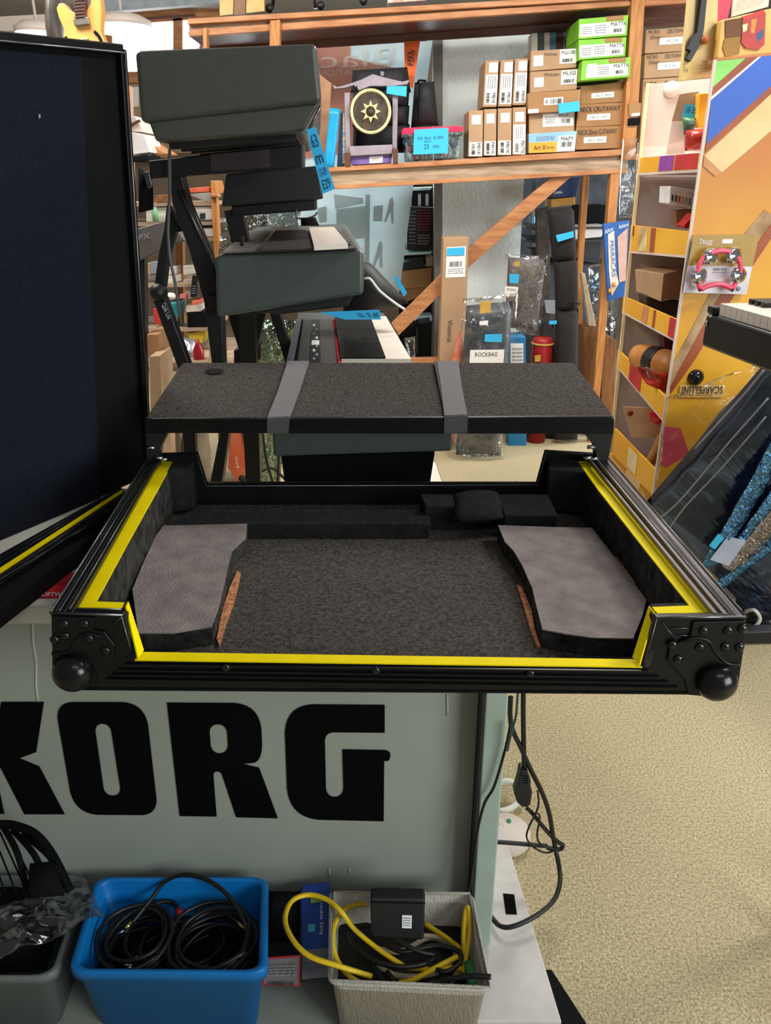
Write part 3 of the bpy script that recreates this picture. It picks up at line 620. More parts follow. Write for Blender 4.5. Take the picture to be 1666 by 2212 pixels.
pillow_b = tag(pillow('wrapped_case', pxq([(98, -40), (126, -40), (136, 110), (105, 115)], 3.6), .12, mat('case_dark', '#2b2724', .5, scale=12, col2='#575049'), None, 8, 14, .012, 8), 'dark plastic wrapped case hanging left of the blond guitar', 'case')

# ================================================================ shelving unit
SD = 4.7
sh = T('shelving_unit', 'open pine shelving unit with diagonal brace along the wall', 'shelf', P(1000, 960, SD))
def yl(x, x0, y0, x1, y1): return y0 + (y1 - y0)*(x - x0)/(x1 - x0)
def strip(name, xa, xb, t0, t1, b0, b1, d, dep, m):   # between line t (at xa..xb) and line b
    return fb(name, [(xa, t0), (xb, t1), (xb, b1), (xa, b0)], d, dep, m, sh, .003)
strip('top_lip', 405, 1560, 40, -26, 52, -14, SD - .03, .06, m_wood)
strip('top_rail', 408, 1560, 52, -14, 66, 0, SD + .015, .02, m_woodp)
strip('top_lower_lip', 408, 1560, 64, -15, 79, -1, SD - .005, .04, m_wood)
a, b = P(408, 78, SD), P(1560, -2, SD)
prism('top_board', [a, b, b + V((0, .42, 0)), a + V((0, .42, 0))], (0, 0, .02), m_woodd, sh)
strip('rear_rail', 430, 1560, 100, 26, 119, 46, SD + .4, .03, m_woodd)
strip('shelf_lip', 560, 1356, 371, 321, 380, 335, SD - .02, .05, m_wood)
strip('shelf_rail', 560, 1356, 380, 335, 412, 366, SD + .01, .02, m_woodp)
strip('shelf_lower_lip', 560, 1356, 410, 364, 418, 374, SD - .01, .04, m_wood)
a, b = P(560, 373, SD), P(1356, 323, SD)
prism('shelf_board', [a, b, b + V((0, .42, 0)), a + V((0, .42, 0))], (0, 0, -.02), m_woodp, sh)
fb('post', [(1367, -30), (1396, -30), (1372, 345), (1343, 345)], SD - .03, .07, m_woodv, sh, .003)
fb('post', [(583, 44), (605, 42), (600, 420), (576, 420)], SD - .03, .07, m_woodv, sh, .003)
fb('post', [(438, 60), (447, 60), (447, 130), (438, 130)], SD - .03, .07, m_woodv, sh, .003)
fb('post', [(1260, 380), (1274, 380), (1258, 600), (1262, 945), (1246, 945), (1246, 600)], SD + .3, .05, m_woodv, sh, .002)
fb('post', [(1320, 376), (1340, 375), (1296, 860), (1288, 958), (1272, 958), (1281, 860)], SD - .02, .06, m_woodv, sh, .003)
fb('brace', [(1190, 384), (1235, 381), (1003, 586), (862, 724), (846, 699), (1000, 547)], SD + .02, .045, m_wood, sh, .002)
strip('bay_lip', 1372, 1560, 332, 320, 346, 334, SD - .02, .05, m_wood)
strip('foot_rail', 850, 1010, 776, 772, 800, 798, SD, .05, m_wood)
# white wall behind
struct(prism('wall_right', [P(955, 60, 5.35), P(1150, 50, 5.35), V((P(1125, 600, 5.35).x, 5.35, 0)), V((P(958, 600, 5.35).x, 5.35, 0))], (0, .25, 0), m_wall), 'white rough plastered wall pier behind the shelving', 'wall')
struct(fb('trim_2', [(936, 84), (957, 82), (955, 800), (940, 800)], 5.3, .1, mat('grey_upright', '#6b655f', .5)), 'narrow grey upright beside the white pier', 'upright')
# translucent poster sheet
po = T('hanging_banner', 'pale translucent banner with mirrored lettering behind the shelf', 'banner', P(760, 610, 5.5))
pq = pxq([(560, 96), (935, 84), (862, 640), (540, 650)], 5.5)
m_ban = mat('banner_sheet', '#e4eef0', .7, var=.05, scale=3); nt = m_ban.node_tree
tr_ = nt.nodes.new('ShaderNodeBsdfTranslucent'); tr_.inputs[0].default_value = (.75, .85, .88, 1); mx_ = nt.nodes.new('ShaderNodeMixShader'); mx_.inputs[0].default_value = .5
nt.links.new(nt.nodes['Principled BSDF'].outputs[0], mx_.inputs[1]); nt.links.new(tr_.outputs[0], mx_.inputs[2]); nt.links.new(mx_.outputs[0], nt.nodes['Material Output'].inputs[0])
def backlit(m, c):
    nt = m.node_tree; tr_ = nt.nodes.new('ShaderNodeBsdfTranslucent'); tr_.inputs[0].default_value = lin(c); mx_ = nt.nodes.new('ShaderNodeMixShader'); mx_.inputs[0].default_value = .5
    nt.links.new(nt.nodes['Principled BSDF'].outputs[0], mx_.inputs[1]); nt.links.new(tr_.outputs[0], mx_.inputs[2]); nt.links.new(mx_.outputs[0], nt.nodes['Material Output'].inputs[0]); return m
sheet('sheet', pq, m_ban, po, 6, 6, .004, 3)
mp_ = mat('banner_pink', '#d9a79a', .7, var=.1, scale=4)
patch('print_block', pxq([(688, 102), (760, 100), (870, 98), (870, 240), (820, 300), (690, 360)], 5.497)[:4], mp_, po, .001) if False else prism('print_block', pxq([(640, 102), (757, 99), (757, 125), (868, 150), (850, 250), (760, 330), (640, 345)], 5.478), (0, .002, 0), mp_, po)
def mir(q): return [q[1], q[0], q[3], q[2]]
mgp = mat('banner_white', '#e6e6e0', .7, var=.03)
text('Blac', mir(pxq([(693, 112), (850, 100), (850, 142), (693, 148)], 5.475)), mgp, po, .003)
text('AMPLIFICATION', mir(pxq([(690, 153), (850, 140), (850, 155), (690, 166)], 5.475)), mgp, po, .003)
mgs = mat('banner_grey', '#c3cfd2', .7, var=.1, scale=5)
for i, qd in enumerate(([(727, 452), (790, 445), (788, 515), (727, 518)], [(808, 445), (828, 443), (826, 478), (806, 478)], [(686, 450), (706, 445), (706, 480), (690, 482)], [(722, 420), (785, 428), (785, 440), (724, 452)])):
    patch('print_figure', pxq(qd, 5.475), mgs, po, .001)
for x, y in ((842, 445), (818, 540)):
    prism('print_figure', pxq([(x, y - 14), (x + 6, y - 20), (x + 9, y - 8), (x + 8, y + 8), (x + 9, y + 38), (x + 4, y + 38), (x + 2, y + 12), (x - 8, y + 36), (x - 12, y + 34), (x - 4, y + 4)], 5.474), (0, .001, 0), mgs, po)
backlit(mgs, '#dfe8ea'); backlit(mp_, '#f0c0b0'); backlit(mgp, '#ffffff')
fr = backlit(mat('banner_seam', '#b4c0c1', .7), '#e0e8ea')
for A, B in (((795, 420), (792, 610)),): beam('fold', P(*A, 5.47), P(*B, 5.47), .03, .003, fr, po, (0, 1, 0))
op = T('orange_pennant', 'orange strap with black logo hanging behind the gig bags', 'strap', P(885, 190, 5.09))
q = pxq([(873, 90), (908, 88), (892, 192), (875, 175)], 5.09); patch('strap', q, mat('orange_strap', '#f06a1d', .6), op)
text('ANITA', sub(pxq([(898, 108), (893, 145), (884, 143), (888, 107)], 5.085), 0, 0, 1, 1), m_ink, op, .003); text('KARA', pxq([(888, 112), (886, 143), (880, 141), (881, 113)], 5.085), m_ink, op, .003)

# ---------------- contents of the shelf
def rot(q): return [q[1], q[2], q[3], q[0]]
def carton(label, quad, d, dep, m, st=(), name='cardboard_box', cat_='box', group='boxes on the pine shelf', seed=1):
    q = pxq(quad, d) if d else BLQ; t = T(name, label, cat_, (q[2] + q[3])/2 + V((0, dep/2, 0)), group)
    b = prism('carton', q, (0, dep, 0), m, t, .003); i = 0
    for s in st:
        i += 1; r = sub(q, *s[:4]); k = s[4]
        if k == 'w': patch('label', r, m_white, t, .0015, .0004 + i*.0003)
        elif k == 'f': patch('flap', r, s[5], t, .002)
        elif k == 'c': patch('print_area', r, s[5], t, .001, .0003 + i*.0003)
        elif k == 't': text(s[5], r, s[6] if len(s) > 6 else m_ink, t, .0065)
        elif k == 'v': text(s[5], rot(r), s[6] if len(s) > 6 else m_ink, t, .0065)
        elif k == 'b': bars(r, m_ink, t, 9, .0065, seed=seed + i)
        elif k == 'vb': bars(rot(r), m_ink, t, 9, .0065, seed=seed + i)
        elif k == 'l': lines(r, m_inkg, t, 4, .0065, seed=seed + i)
        elif k == 'vl': lines(rot(r), m_inkg, t, 4, .0065, seed=seed + i)
    return t
SB = SD + .02
pos = ['leftmost', 'second from left', 'third from left', 'rightmost']
for i, (x0, x1, y0, y1) in enumerate(((1013, 1044, 239, 339), (1046, 1073, 236, 337), (1076, 1106, 234, 336), (1108, 1137, 232, 335))):
    stk = [(.2, .1, .85, .3, 'w')]
    if i < 3: stk += [(.05, .68, .95, .98, 'w'), (.6, .7, .85, .96, 'v', 'M01K'), (.2, .72, .45, .95, 'vb')]
    else: stk += [(.05, .36, .95, .98, 'w'), (.6, .7, .9, .97, 'v', 'MATTK'), (.2, .75, .45, .95, 'vb'), (.2, .4, .8, .66, 'vl')]
    carton('tall brown carton standing on shelf, %s of the lower row of four' % pos[i], [(x0, y0), (x1, y0 - 1), (x1 - 1, y1), (x0 - 1, y1)], SB - .02, .3, m_card, stk, group='tall cartons on the shelf', seed=i)
for i, (x0, x1, y0, y1) in enumerate(((1049, 1078, 131, 231), (1082, 1110, 130, 230), (1113, 1141, 127, 227))):
    stk = [(.3, .05, .95, .26, 'w'), (.1, .3, .98, .95, 'w'), (.62, .7, .88, .93, 'v', 'M01K'), (.2, .7, .45, .92, 'vb'), (.2, .34, .85, .6, 'vl')]
    carton('tall brown carton, %s of the upper row of three' % ('left', 'middle', 'right')[i], [(x0, y0), (x1, y0 - 1), (x1 - 5, y1), (x0 - 6, y1)], SB + .02, .28, m_card, stk, group='tall cartons on the shelf', seed=i + 5)
mo = mat('sun_orange', '#f0ab3a', .5); mbl = mat('sky_print', '#8fc2ea', .5)
carton('blue and orange Art II box at the bottom of the carton stack', [(1143, 289), (1246, 283), (1242, 327), (1143, 331)], SB - .02, .3, m_white,
       [(0, 0, 1, .46, 'c', mbl), (0, .46, .6, 1, 'c', mo), (.62, .2, .97, .95, 'w'), (.68, .25, .95, .45, 't', 'MAPY'), (.7, .5, .92, .75, 'b'), (.1, .62, .34, .85, 't', 'Art II'), (.37, .67, .54, .8, 't', 'Series'), (.15, .15, .55, .4, 'l')])
carton('flat brown carton with wide white label above the Art II box', [(1143, 245), (1242, 241), (1241, 284), (1143, 289)], SB, .3, m_card,
       [(.3, .05, .97, .7, 'w'), (.65, .08, .97, .28, 't', 'MAURICA'), (.7, .35, .9, .55, 'b'), (.35, .2, .58, .55, 'l')])
carton('brown carton with white barcode label and red sticker, mid stack', [(1141, 201), (1255, 193), (1253, 239), (1141, 245)], SB - .04, .3, m_card2,
       [(.3, .3, .67, .65, 'w'), (.33, .36, .37, .6, 't', '#'), (.42, .36, .64, .6, 'b'), (0, .8, .2, 1, 'w'), (.11, .82, .19, .98, 'c', mat('red_sticker', '#d02a33', .5))])
carton('brown carton with slanted square sticker below the top of the stack', [(1146, 155), (1250, 148), (1246, 193), (1146, 201)], SB, .3, m_card,
       [(.08, .3, .28, .75, 'w'), (.65, .05, .98, .72, 'w'), (.68, .1, .95, .28, 't', 'MIL3GS'), (.7, .48, .92, .65, 'b'), (.3, .12, .6, .3, 't', 'Pickups')])
carton('brown carton with two white labels on top of the stack', [(1147, 110), (1247, 104), (1246, 146), (1146, 154)], SB, .3, m_card,
       [(.06, .25, .27, .78, 'w'), (.63, .02, .98, .75, 'w'), (.66, .1, .95, .28, 't', 'MGLUSB'), (.68, .5, .9, .68, 'b'), (.3, .15, .56, .32, 't', 'Picktog')])
for i, (qd, tx) in enumerate((([(1245, 275), (1343, 271), (1340, 320), (1243, 324)], 'NECK 25mm CUTAWAY'), ([(1250, 226), (1350, 221), (1346, 270), (1245, 275)], 'NECK CRUTAWAY'), ([(1255, 186), (1354, 175), (1351, 220), (1254, 226)], ''))):
    stk = [(.18 + i*.03, .45, .68 + i*.03, .72, 'w'), (.25 + i*.03, .52, .6 + i*.03, .66, 't', 'UR-21 WH', m_inkg)] + ([(.04, .12, .9, .34, 't', tx)] if tx else [])
    carton('long brown carton marked UR-21 WH, %s of three under the green boxes' % ('lowest', 'middle', 'uppermost')[i], qd, SB + .01, .3, m_card2, stk, group='UR-21 WH cartons')
for i, qd in enumerate(([(1258, 131), (1363, 123), (1361, 166), (1255, 174)], [(1250, 86), (1354, 80), (1351, 122), (1251, 130)], [(1251, 41), (1358, 32), (1355, 77), (1250, 85)])):
    stk = [(.02 if i else .1, .28, .95, .9, 'w'), (.65, .3, .97, .5, 't', 'MATTK'), (.7, .62, .88, .8, 'b'), (.33, .36, .56, .82, 'l'), (.58, .4, .63, .82, 'vl')] + ([(.06, .4, .27, .82, 'l')] if i else [(.12, .2, .3, .9, 'w')])
    stk += [(.55, 0, .9, .22, 'c', m_card2)]
    carton('green box with white MATTK label, %s of the green stack' % ('bottom', 'middle', 'top')[i], qd, SD - .06 + .01*(i > 0), .3, m_green, stk, group='green MATTK boxes', seed=20 + i)
for i, qd in enumerate(([(1390, 171), (1472, 166), (1466, 332), (1380, 338)], [(1393, 118), (1480, 111), (1474, 164), (1391, 170)], [(1396, 64), (1487, 57), (1480, 110), (1393, 116)])):
    stk = [(.05, .04, .35, .14, 't', 'MICRO'), (.55, .04, .95, .16, 't', 'CRUTAWAY')] if i == 0 else [(.05, .05, .32, .2, 't', 'MICRO'), (.1, .28, .35, .42, 't', '25mm'), (.5, .06, .97, .24, 't', 'CRUTAWAY'), (.34, .4, .95, .68, 'w'), (.5, .48, .8, .6, 't', 'UR-21 BK', m_inkg)]
    carton('brown carton right of the post, %s' % ('lowest, half hidden by the white display', 'second from the top', 'top one marked UR-21 BK')[i], qd, SB + .05, .3, m_card, stk, group='cartons right of the post')
fb_ = tag(fb('blue_tag', [(1206, 224), (1252, 218), (1253, 240), (1208, 245)], SB - .05, .004, m_blue), 'blue price tag stuck on the brown carton stack', 'price tag')
# books behind
cols = ['#d8d3c8', '#3a3f42', '#c7c4ba', '#4f86a8', '#5c3a2e', '#7f8c90', '#23262b']
for i in range(7):
    x0 = 1149 + i*13.5; bk = tag(fb('book', [(x0, 72 - i*.7), (x0 + 12.5, 71 - i*.7), (x0 + 12.5, 118), (x0, 118)], SB + .33, .12, mat('book_%d' % i, cols[i], .6)), 'upright book spine behind the carton stack, %s from the left' % ('first', 'second', 'third', 'fourth', 'fifth', 'sixth', 'seventh')[i], 'book', 'books behind the cartons')
# gong
gg = T('gong', 'small bronze gong with star pattern in a grey wooden frame', 'gong', P(800, 352, SB))
m_gw = mat('grey_frame', '#9a909a', .7, var=.12, scale=20)
fb('upright', [(744, 200), (756, 200), (757, 330), (747, 330)], SB, .03, m_gw, gg, .003)
fb('upright', [(848, 200), (860, 200), (858, 322), (848, 322)], SB, .03, m_gw, gg, .003)
fb('base', [(755, 316), (848, 312), (848, 332), (756, 337)], SB - .03, .07, m_gw, gg, .003)
fb('foot', [(744, 330), (757, 329), (757, 359), (746, 360)], SB - .05, .1, m_woodd, gg, .003)
fb('foot', [(848, 322), (860, 321), (860, 352), (850, 353)], SB - .05, .1, m_woodd, gg, .003)
fb('top_rail', [(718, 182), (722, 192), (745, 190), (765, 184), (775, 196), (800, 186), (850, 186), (880, 182), (886, 172), (870, 176), (850, 172), (805, 160), (780, 172), (745, 184), (728, 188)], SB - .01, .04, m_gw, gg, .003)
gc = P(801, 241, SB - .02); gy = V((0, -1, .02))
m_br = mat('bronze_patina', '#4a3c22', .5, 0, scale=24, col2='#1a140b'); m_brl = mat('bronze_bright', '#d8cc98', .4, .2, var=.15, scale=40)
R0 = .109
lathe('disc', gc, gy, [(R0*.96, -.02), (R0, 0), (R0*.92, .008), (R0*.78, .004), (R0*.3, .006), (R0*.2, .014), (R0*.1, .02), (.001, .021)], m_br, gg, 32)
lathe('rim', gc + V((0, -.006, 0)), gy, [(R0*.86, 0), (R0*.87, .005), (R0*1.0, .005), (R0*1.01, 0)], m_brl, gg, 32, False)
vs = [gc + V((0, -.012, 0))]
for i in range(16):
    r = R0*(.5 if i % 2 == 0 else .27); a = math.pi*i/8; vs.append(gc + V((r*math.cos(a), -.011, r*math.sin(a))))
M('star', vs, [[0, 1 + i, 1 + (i + 1) % 16] for i in range(16)], m_brl, gg)
lathe('boss', gc + V((0, -.01, 0)), gy, [(R0*.2, 0), (R0*.17, .012), (R0*.08, .018), (.001, .019)], m_br, gg, 20)
for x in (770, 832): tube('cord', [P(x, 186, SB - .01), P(x + (6 if x < 800 else -6), 206, SB - .02)], .003, m_blk2, gg, 1, 5)
patch('price_note', pxq([(836, 186), (879, 186), (878, 209), (835, 202)], SB - .025), m_blue, gg)
carton('purple box with white label under the gong frame', [(757, 338), (848, 333), (845, 352), (760, 357)], SB, .2, mat('purple_card', '#7a5fa8', .6), [(.45, .15, .78, .9, 'w'), (.5, .3, .7, .7, 'l')], cat_='box')
m_bc = mat('case_nylon', '#26282c', .7, var=.15, scale=60, bump=.3)
def bag(label, q, d, th, m=m_bc, name='instrument_case', extra=None, **kw):
    t = T(name, label, 'case', (P(*q[2], d) + P(*q[3], d))/2, 'black cases on the shelf'); pillow('shell', pxq(q, d), th, m, t, 14, 14, .006, 10, pw=.28, **kw); return t
t = bag('black padded case behind the gong, top of its stack', [(762, 152), (880, 145), (888, 200), (758, 200)], SB + .28, .2); patch('badge', pxq([(822, 154), (830, 155), (829, 164), (822, 163)], SB + .17), m_inkg, t)
for i, (y0, y1) in enumerate(((196, 232), (230, 272), (270, 330))):
    t = bag('black padded case behind the gong, %s' % ('second of its stack', 'third of its stack', 'lowest of its stack')[i], [(764, y0), (885, y0 - 2), (882, y1), (762, y1 + 2)], SB + .26, .18)
t = bag('black upright rounded case right of the gong', [(896, 178), (938, 176), (948, 272), (888, 276)], SB + .25, .2)
tube('zip', [P(908, 182, SB + .15), P(903, 230, SB + .15), P(905, 272, SB + .15)], .005, m_blk2, t, 4, 6); tube('handle', [P(902, 182, SB + .2), P(906, 174, SB + .18), P(920, 175, SB + .2)], .006, m_blk2, t, 4, 6)
# tub
tb = T('storage_tub', 'clear plastic tub with pink lid and blue note on shelf', 'tub', P(935, 346, SB))
fb('body', [(872, 288), (998, 282), (990, 342), (876, 348)], SB - .03, .24, m_clearbin, tb, .008)
fb('lid', [(868, 281), (874, 276), (996, 271), (1002, 276), (1001, 285), (868, 292)], SB - .045, .27, mat('pink_lid', '#e2224f', .4), tb, .006)
fb('rim', [(866, 290), (1002, 283), (1000, 292), (868, 298)], SB - .05, .28, m_clearbin, tb, .004)
q = pxq([(895, 280), (969, 276), (968, 331), (893, 334)], SB - .06); patch('note', q, m_blue, tb)
text('30 for 2.00', sub(q, .1, .3, .85, .42), m_inkb, tb); text('each', sub(q, .3, .45, .5, .53), m_inkb, tb); text('25', sub(q, .3, .6, .45, .8), m_inkb, tb); text('20p', sub(q, .55, .65, .75, .8), m_inkb, tb)
for i, (x, y, c) in enumerate(((885, 322, '#d0304a'), (900, 338, '#c22a48'), (960, 332, '#d8b07a'), (980, 310, '#3a66b8'), (985, 295, '#e8e6de'), (880, 306, '#5070b0'))):
    ball('egg_shaker', P(x, y, SB + .04), .025, mat('shaker_%d' % i, c, .4), tb)
# folder and book left
ff = tag(sheet('blue_folder', pxq([(713, 233), (735, 236), (722, 362), (700, 362)], SB), mat('folder_blue', '#1d9fd8', .25, var=.1), None, 4, 10, .012, 7, thick=.004), 'bright blue plastic folder leaning left of the gong', 'folder')
bk = T('songbook', 'dark blue songbook with glittery spine beside the blue folder', 'book', P(740, 358, SB)); fb('cover', [(736, 244), (746, 240), (742, 358), (728, 360)], SB + .02, .2, mat('book_navy', '#1f3a5c', .4), bk, .002); fb('spine', [(741, 244), (748, 242), (746, 352), (740, 353)], SB + .01, .012, mat('glitter', '#c9b06a', .4, scale=60, col2='#3b6f9a'), bk)
fb_ = tag(fb('wooden_sheet', [(690, 160), (716, 180), (706, 362), (688, 362)], SB + .25, .03, mat('brown_panel', '#b98a68', .7)), 'brown wooden panel leaning left of the blue folder', 'panel')
# on top of unit
tag(fb('wooden_plaque', [(474, -20), (505, -22), (503, 31), (475, 34)], SD + .05, .03, mat('plaque', '#d9b06c', .5, scale=9, col2='#c08f4c')), 'pale wooden plaque on the shelf top, left one', 'plaque')
tag(fb('wooden_plaque', [(533, -24), (571, -26), (571, 24), (532, 28)], SD + .05, .03, mat('plaque', '#d9b06c')), 'pale wooden plaque on the shelf top, right one', 'plaque')
tag(fb('wooden_post_cap', [(505, -22), (531, -24), (530, 30), (504, 33)], SD + .06, .05, mat('post_brown', '#7a5634', .5)), 'brown wooden block between the two plaques', 'block')
df = T('drum_stool', 'folding stand with chrome legs and black feet on the shelf top', 'stand', P(640, 22, SD + .2))
for x0, x1 in ((600, 588), (672, 682)): tube('leg', [P(x0, -60, SD + .15), P(x1, 18, SD + .15)], .01, m_steel if x0 > 650 else m_black, df, 1, 8)
for x, y in ((582, 18), (693, 12), (785, 2)): ball('rubber_foot', P(x, y, SD + .12), .022, m_black, df)
tube('crossbar', [P(600, -30, SD + .15), P(785, -40, SD + .15)], .008, m_steel, df, 1, 8); tube('leg', [P(785, -50, SD + .15), P(785, 0, SD + .15)], .01, m_black, df, 1, 8)
tag(fb('orange_packet', [(836, -12), (922, -18), (921, 1), (838, 7)], SD + .05, .1, mat('orange_print', '#ee5f24', .5, scale=20, col2='#e8e0d8'), None, .004), 'orange and white packet lying on the shelf top', 'packet')
struct(fb('trim_3', [(222, -30), (1700, -120), (1700, -60), (560, -2), (222, 26)], 8.0, .1, mat('upper_panel', '#c3ccd6', .7)), 'pale blue-white upper wall band above the window', 'wall band')

# ================================================================ below the shelf
lb = T('long_carton', 'tall narrow brown carton leaning against the white pier', 'box', P(980, 950, 4.62))
q = pxq([(958, 514), (1013, 512), (1000, 935), (944, 945)], 4.62); prism('carton', q, (0, .16, 0), m_card, lb, .004)
r = pxq([(965, 534), (1007, 532), (1005, 598), (963, 600)], 4.62); patch('label', r, m_white, lb); bars(sub(r, .15, .48, .8, .65), m_ink, lb); lines(sub(r, .1, .7, .9, .9), m_inkg, lb, 3); patch('blue_sticker', pxq([(966, 536), (1004, 534), (1003, 551), (965, 552)], 4.615), m_blue, lb)
text('Vienna', pxq([(978, 690), (976, 738), (966, 738), (968, 690)], 4.615), m_ink, lb)
rb = T('instrument_bag', 'clear plastic wrapped grey bag with white ROCKBAG label', 'bag', P(1050, 980, 4.44))
q = pxq([(1008, 660), (1108, 650), (1082, 985), (985, 982)], 4.44); pillow('bag', q, .16, mat('grey_nylon', '#5c6168', .5, scale=30, col2='#3c4046'), rb, 12, 18, .012, 9, pw=.3)
qf = pxq([(1000, 645), (1120, 632), (1090, 985), (978, 982)], 4.36); sheet('plastic_wrap', qf, m_film, rb, 16, 22, .03, 9, 2, bow=.02)
r = pxq([(1016, 756), (1090, 755), (1087, 790), (1014, 792)], 4.3); patch('label', r, m_white, rb); text('ROCKBAG', sub(r, .15, .15, .8, .4), m_ink, rb)
patch('blue_sticker', pxq([(1048, 722), (1085, 722), (1084, 739), (1047, 738)], 4.3), m_blue, rb); patch('gold_tag', pxq([(1038, 652), (1061, 650), (1060, 675), (1037, 677)], 4.3), mat('gold_card', '#c9a24a', .5), rb); patch('small_label', pxq([(1036, 694), (1055, 692), (1054, 702), (1036, 702)], 4.31), m_white, rb)
ph = T('plush_case', 'grey fleece instrument case in clear plastic hanging by the pier', 'bag', P(1130, 720, 4.8))
q = pxq([(1098, 556), (1180, 560), (1160, 716), (1090, 706)], 4.85); pillow('fleece', q, .14, mat('fleece', '#8d8580', .9, scale=70, col2='#5e5854', bump=.8, bscale=90), ph, 12, 16, .008, 12, pw=.3)
sheet('plastic_wrap', pxq([(1092, 548), (1186, 552), (1166, 724), (1084, 716)], 4.75), m_film, ph, 12, 16, .02, 10, 5, bow=.02)
patch('blue_sticker', pxq([(1101, 592), (1122, 592), (1120, 612), (1101, 611)], 4.7), m_blue, ph); r = pxq([(1092, 618), (1120, 620), (1117, 640), (1090, 636)], 4.7); patch('label', r, m_white, ph); text('ROCKBAG', sub(r, .15, .2, .85, .5), m_ink, ph); patch('gold_tag', pxq([(1112, 565), (1124, 565), (1122, 575), (1111, 575)], 4.7), mat('gold_card', '#c9a24a', .5), ph)
carton('blue box with white striped label beside the wrapped grey bag', [(1100, 728), (1136, 728), (1138, 985), (1098, 985)], 4.62, .14, mat('blue_box', '#1f78ac', .5), [(.1, .05, .85, .22, 'w'), (.18, .08, .8, .2, 'l')], group='boxes on the floor', name='blue_box')
rd = T('red_can', 'red cylindrical tin with gold emblem on the floor', 'tin', P(1155, 960, 4.66)); c = P(1154, 985, 4.72); lathe('tin', V((c.x, c.y, 0)), (0, 0, 1), [(.06, 0), (.06, P(1154, 735, 4.72).z), (.05, P(1154, 728, 4.72).z)], mat('tin_red', '#a01e1c', .4), rd); tube('gold_band', [V((c.x + .062*math.cos(i*math.pi/6), c.y + .062*math.sin(i*math.pi/6), P(0, 750, 4.6).z)) for i in range(12)], .006, mat('gold_card', '#c9a24a', .5), rd, 2, 6, True)
patch('emblem', pxq([(1155, 768), (1168, 766), (1168, 780), (1156, 782)], 4.65), mat('gold_card', '#c9a24a', .5), rd)
ob = tag(pillow('orange_bag', pxq([(994, 712), (1004, 760), (985, 960), (915, 960)], 4.52), .08, mat('orange_film', '#d4552b', .3, scale=10, col2='#e8b09a'), None, 10, 12, .01, 9), 'orange plastic packet leaning at the foot of the tall carton', 'packet')
gbm = mat('gig_bag', '#1a1718', .85, var=.2, scale=40)
g1 = T('gig_bag', 'tall black gig bag with two blue labels leaning by the post', 'bag', P(1215, 945, 4.7))
for nm, qd in (('upper', [(1182, 452), (1240, 446), (1246, 560), (1194, 568)]), ('middle', [(1196, 562), (1248, 556), (1250, 668), (1200, 672)]), ('lower', [(1200, 664), (1250, 660), (1248, 950), (1196, 950)])): pillow(nm + '_section', pxq(qd, 4.66), .13, gbm, g1, 8, 14, .006, 8, pw=.25)
tube('handle', [P(1236, 658, 4.58), P(1244, 652, 4.56), P(1252, 656, 4.58)], .008, m_black, g1, 4, 6); patch('blue_label', pxq([(1201, 508), (1239, 499), (1240, 512), (1205, 523)], 4.58), m_blue, g1)
g2 = T('gig_bag', 'black gig bag leaning left, with grey hang tag', 'bag', P(1185, 945, 4.74))
pillow('bag', pxq([(1165, 690), (1196, 700), (1215, 950), (1172, 950)], 4.78), .12, mat('gig_bag2', '#2b2828', .9, var=.2), g2, 8, 14, .006, 8, pw=.25)
patch('hang_tag', pxq([(1176, 648), (1200, 648), (1199, 678), (1180, 676)], 4.66), m_inkg, g2); patch('blue_label', pxq([(1186, 693), (1203, 692), (1203, 700), (1187, 701)], 4.64), m_blue, g2)
# maracas packet
mq = T('maracas_packet', 'blue and white printed maracas packet hanging by the post', 'packet', P(1320, 650, 4.55)); bp_ = mat('packet_blue', '#1659a8', .4)
q = pxq([(1303, 484), (1360, 476), (1350, 640), (1314, 652)], 4.55); prism('packet', q, (0, .03, 0), bp_, mq, .004)
prism('window', pxq([(1314, 506), (1327, 498), (1331, 585), (1337, 612), (1322, 640), (1316, 585)], 4.545), (0, .002, 0), mat('packet_cream', '#e6d9cc', .5), mq)
text('MARACAS', pxq([(1326, 520), (1332, 596), (1322, 598), (1317, 520)], 4.54), bp_, mq); patch('card', pxq([(1334, 512), (1356, 492), (1352, 606), (1338, 610)], 4.545), mat('packet_pink', '#caa49a', .5), mq)
text('Ashton', pxq([(1306, 496), (1324, 488), (1324, 498), (1307, 506)], 4.54), m_white, mq); text('Ashton', pxq([(1336, 486), (1358, 480), (1357, 488), (1337, 495)], 4.54), m_white, mq)
for x, y in ((1319, 628), (1327, 615)): ball('maraca', P(x, y, 4.53), .014, mat('maraca_gold', '#c98a3c', .4), mq)
# things seen in the gap on the right
def simple(name, label, cat_, px, d, dep, m, grp=None, bevel=.004): return tag(fb(name, px, d, dep, m, None, bevel), label, cat_, grp)
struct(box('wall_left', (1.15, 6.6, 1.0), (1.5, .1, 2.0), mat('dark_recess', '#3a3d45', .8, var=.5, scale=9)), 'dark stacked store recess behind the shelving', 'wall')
simple('navy_box', 'navy blue printed box behind the diagonal brace', 'box', [(1192, 388), (1255, 384), (1246, 424), (1190, 428)], 5.2, .2, mat('navy_card', '#182a55', .5))
text('Combo', pxq([(1197, 412), (1215, 411), (1215, 418), (1197, 419)], 5.19), m_white, bpy.data.objects['navy_box'])
simple('amber_box', 'amber yellow box under the navy printed box', 'box', [(1190, 430), (1243, 425), (1243, 442), (1190, 448)], 5.2, .2, mat('amber_card', '#b98233', .6))
stl = T('store_shelf', 'dark shelf frame inside the store recess behind the posts', 'shelf', (1.2, 5.6, 0))
for y in (489, 517, 571): fb('board', [(1150, y + 3), (1330, y), (1330, y + 5), (1150, y + 8)], 5.28, .6, mat('shelf_dark', '#33302c', .7), stl)
